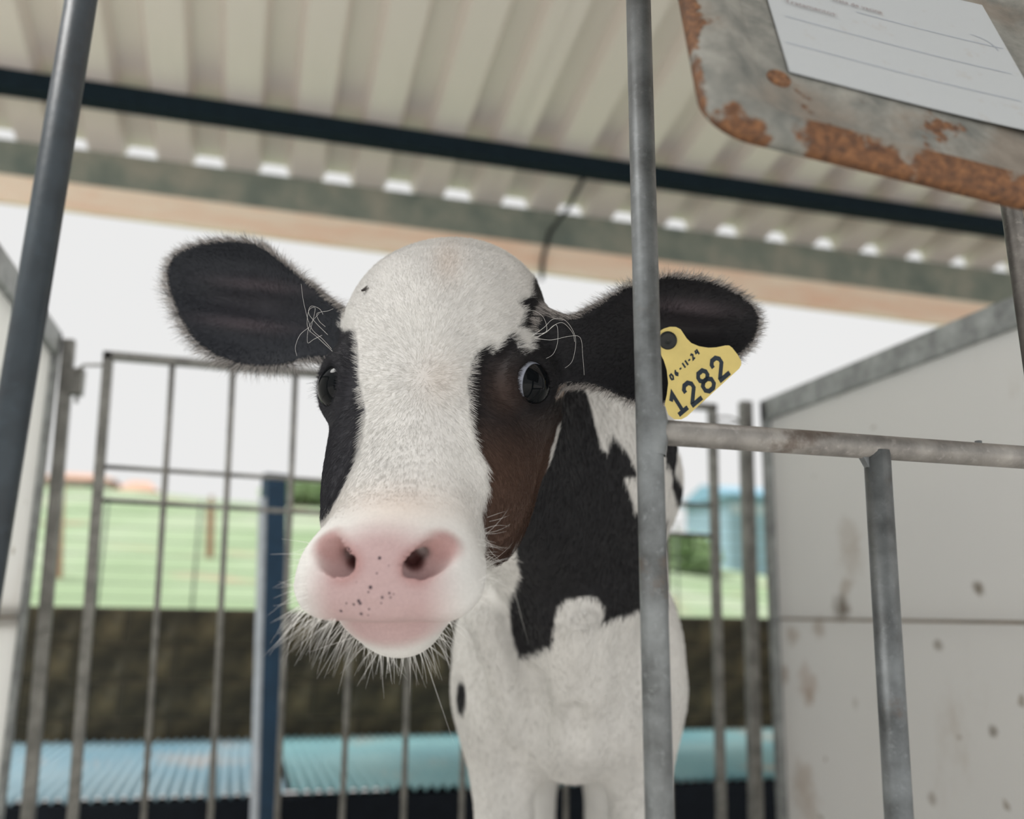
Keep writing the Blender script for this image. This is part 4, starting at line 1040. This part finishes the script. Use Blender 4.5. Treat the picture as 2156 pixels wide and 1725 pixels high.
cp = np.stack(curls); hair_object('brow_hairs', c2w(cp.reshape(-1, 3)).reshape(cp.shape), np.full(cp.shape[:2], .00014)*np.linspace(1, .6, 26)[None], np.tile(WH*.75, (len(cp), 1)))

# ------------------------------------------------------------------ ear tag
M_tag = simple('yellow_tag_plastic', (.78, .63, .22), .5, var=.05, scale=60); M_tagink = simple('navy_tag_print', (.014, .026, .04), .6)
M_stud = simple('black_tag_stud', (.012, .014, .014), .45)
def Z1(x, y): return 1300+x/6.162, 640+y/6.162
def tag_d(px, py): return .868+(px-1400)*.00004+(py-700)*.00002
outl = [(600, 322), (680, 297), (760, 300), (820, 330), (860, 390), (900, 450), (960, 510), (1060, 550), (1180, 570), (1280, 565), (1400, 540), (1450, 540), (1490, 570), (1560, 660), (1605, 740), (1607, 790), (1580, 840), (1230, 1160), (900, 1462), (830, 1500), (740, 1500), (660, 1440), (612, 1310), (640, 1180), (658, 1030), (640, 860), (600, 730), (550, 640), (490, 570), (480, 470), (520, 370)]
def tagp(zx, zy, lift=0.0):
    px, py = Z1(zx, zy); return at(px, py, tag_d(px, py)-lift)
tg_o = empty('ear_tag', tagp(660, 475)); tag(tg_o, 'yellow plastic ear tag numbered 1282 pinned through the calf ear', 'ear tag')
fr = [tagp(*p, .0011) for p in outl]; bk = [tagp(*p, -.0004) for p in outl]
tplate_ = MB().prism(fr[::-1], bk[::-1]).build('tag_plate', M_tag, tg_o)
m = MB(); K = 28; cx_, cy_ = 655, 475
rr = [2, 40, 60, 85, 110, 120]; hh = [.0022, .0024, .0030, .0026, .0032, .0005]
for a, h_ in zip(rr, hh): m.v += [tuple(tagp(cx_+a*math.cos(2*math.pi*k/K), cy_+a*math.sin(2*math.pi*k/K), h_+.001)) for k in range(K)]
for r_ in range(5):
    for k in range(K): m.f.append((r_*K+k, r_*K+(k+1) % K, (r_+1)*K+(k+1) % K, (r_+1)*K+k)); m.sm.append(True)
stud_ = m.build('stud', M_stud, tg_o)
m = MB(); m.tube([tagp(655, 475, .0), tagp(655, 475, -.035)], .0035, 10).build('stud_pin', M_stud, stud_)
def ribbon(name, pts, wd, mat, lift=.0014, closed=False):
    P_ = [np.array(p, float) for p in pts]; n = len(P_); L = []; R_ = []
    for i, p in enumerate(P_):
        a = P_[(i-1) % n] if (closed or i > 0) else None; b = P_[(i+1) % n] if (closed or i < n-1) else None
        d1 = (p-a)/np.linalg.norm(p-a) if a is not None else None; d2 = (b-p)/np.linalg.norm(b-p) if b is not None else None
        if d1 is None: d1 = d2
        if d2 is None: d2 = d1
        n1 = np.array([-d1[1], d1[0]]); n2 = np.array([-d2[1], d2[0]]); q = n1+n2; q /= max(.35, (q@n1)) if np.linalg.norm(q) > 1e-6 else 1
        L.append(p+q*wd/2); R_.append(p-q*wd/2)
    return L, R_
def glyph(name, strokes, O, ex, ey, wd):
    """strokes in glyph units, mapped on the tag by origin + x*ex + y*ey (zoomed tag units)"""
    m = MB()
    for st in strokes:
        closed = st[0] == st[-1]; q = st[:-1] if closed else st
        L, R_ = ribbon(name, q, wd, None, closed=closed); k = len(L)
        f = lambda p: tagp(O[0]+p[0]*ex[0]+p[1]*ey[0], O[1]+p[0]*ex[1]+p[1]*ey[1], .00135)
        f2 = lambda p: tagp(O[0]+p[0]*ex[0]+p[1]*ey[0], O[1]+p[0]*ex[1]+p[1]*ey[1], .0010)
        vs = [f(p) for p in L+R_]; rng_ = range(k if closed else k-1)
        m.add(vs, [(i, i+k, (i+1) % k+k, (i+1) % k) for i in rng_])
    return m.build(name, M_tagink, tplate_)
G1 = [[(.10, .72), (.36, .93), (.36, .02)], [(.06, .07), (.68, .07)]]
G2 = [[(.10, .66), (.10, .80), (.24, .93), (.48, .93), (.62, .80), (.62, .62), (.10, .14), (.10, .07), (.70, .07)]]
G8 = [[(.24, .53), (.10, .66), (.10, .80), (.22, .93), (.50, .93), (.62, .80), (.62, .66), (.48, .53), (.24, .53)], [(.24, .53), (.07, .40), (.07, .20), (.22, .07), (.50, .07), (.66, .20), (.66, .40), (.48, .53), (.24, .53)]]
G8 = [[(.24, .53), (.10, .66), (.10, .80), (.22, .93), (.50, .93), (.62, .80), (.62, .66), (.48, .53), (.24, .53)], [(.24, .5301), (.07, .40), (.07, .20), (.22, .07), (.50, .07), (.66, .20), (.66, .40), (.48, .5301), (.24, .5301)]]
EX, EY = (190, -160), (-165, -262)
for k, (nm, G, O) in enumerate((('digit_one', G1, (795, 1470)), ('digit_two', G2, (975, 1345)), ('digit_eight', G8, (1160, 1188)), ('digit_two', G2, (1335, 1022)))):
    glyph(nm, G, O, EX, EY, .195)
H = {'0': [[(.1, .5), (.2, .95), (.5, 1), (.6, .5), (.4, .05), (.15, .15), (.1, .5)]], '6': [[(.5, 1), (.2, .6), (.15, .25), (.35, 0), (.55, .25), (.4, .5), (.2, .35)]],
     '-': [[(.15, .5), (.55, .5)]], '1': [[(.3, 1), (.35, 0)]], '2': [[(.1, .85), (.35, 1), (.5, .75), (.15, .05), (.6, .1)]], '4': [[(.2, 1), (.1, .5), (.55, .5)], [(.5, 1), (.5, 0)]]}
O = np.array([705., 1000.]); st = np.array([56., -55.])
for ch in '06-11-24':
    glyph('handwritten_'+{'0': 'zero', '6': 'six', '-': 'dash', '1': 'one', '2': 'two', '4': 'four'}[ch], H[ch], O, (58, -52), (-38, -62), .30); O = O+st*(.62 if ch == '1' else .80 if ch == '-' else 1.0)

# ------------------------------------------------------------------ fly on the forehead
M_fly = simple('dark_fly_body', (.03, .022, .02), .5); M_wing = simple('grey_fly_wing', (.16, .15, .14), .3)
fq = march(768, 611); fwp = c2w(fq-np.array([0, 0, .0040]))
fly = empty('fly', fwp); tag(fly, 'tiny dark fly sitting on the white forehead', 'fly')
fd = nz(np.array([.85, .50, .25])); fwd_w = fd@CAMR; nfw = nz(np.array([-.3, .35, -.9]))@CAMR; sdw = np.cross(nfw, fwd_w)
MB().tube([fwp-fwd_w*.0030, fwp-fwd_w*.0018, fwp+fwd_w*.0004, fwp+fwd_w*.0022, fwp+fwd_w*.0036], [.0004, .0012, .0014, .0012, .0004], 8).build('fly_body', M_fly, fly)
for s in (-1, 1):
    a = fwp+nfw*.0009; b = a+fwd_w*.0048+sdw*s*.0020; m = MB(); m.add([a, a+fwd_w*.002+sdw*s*.0018, b, a+fwd_w*.0045+sdw*s*.0004], [(0, 1, 2, 3)]); m.build('fly_wing', M_wing, fly)
    for k in (-.0014, 0, .0014):
        MB().tube([fwp+fwd_w*k, fwp+fwd_w*k*1.6+sdw*s*.0022+nfw*.0002, fwp+fwd_w*k*2+sdw*s*.0030-nfw*.0030], .00012, 5).build('fly_leg', M_fly, fly)
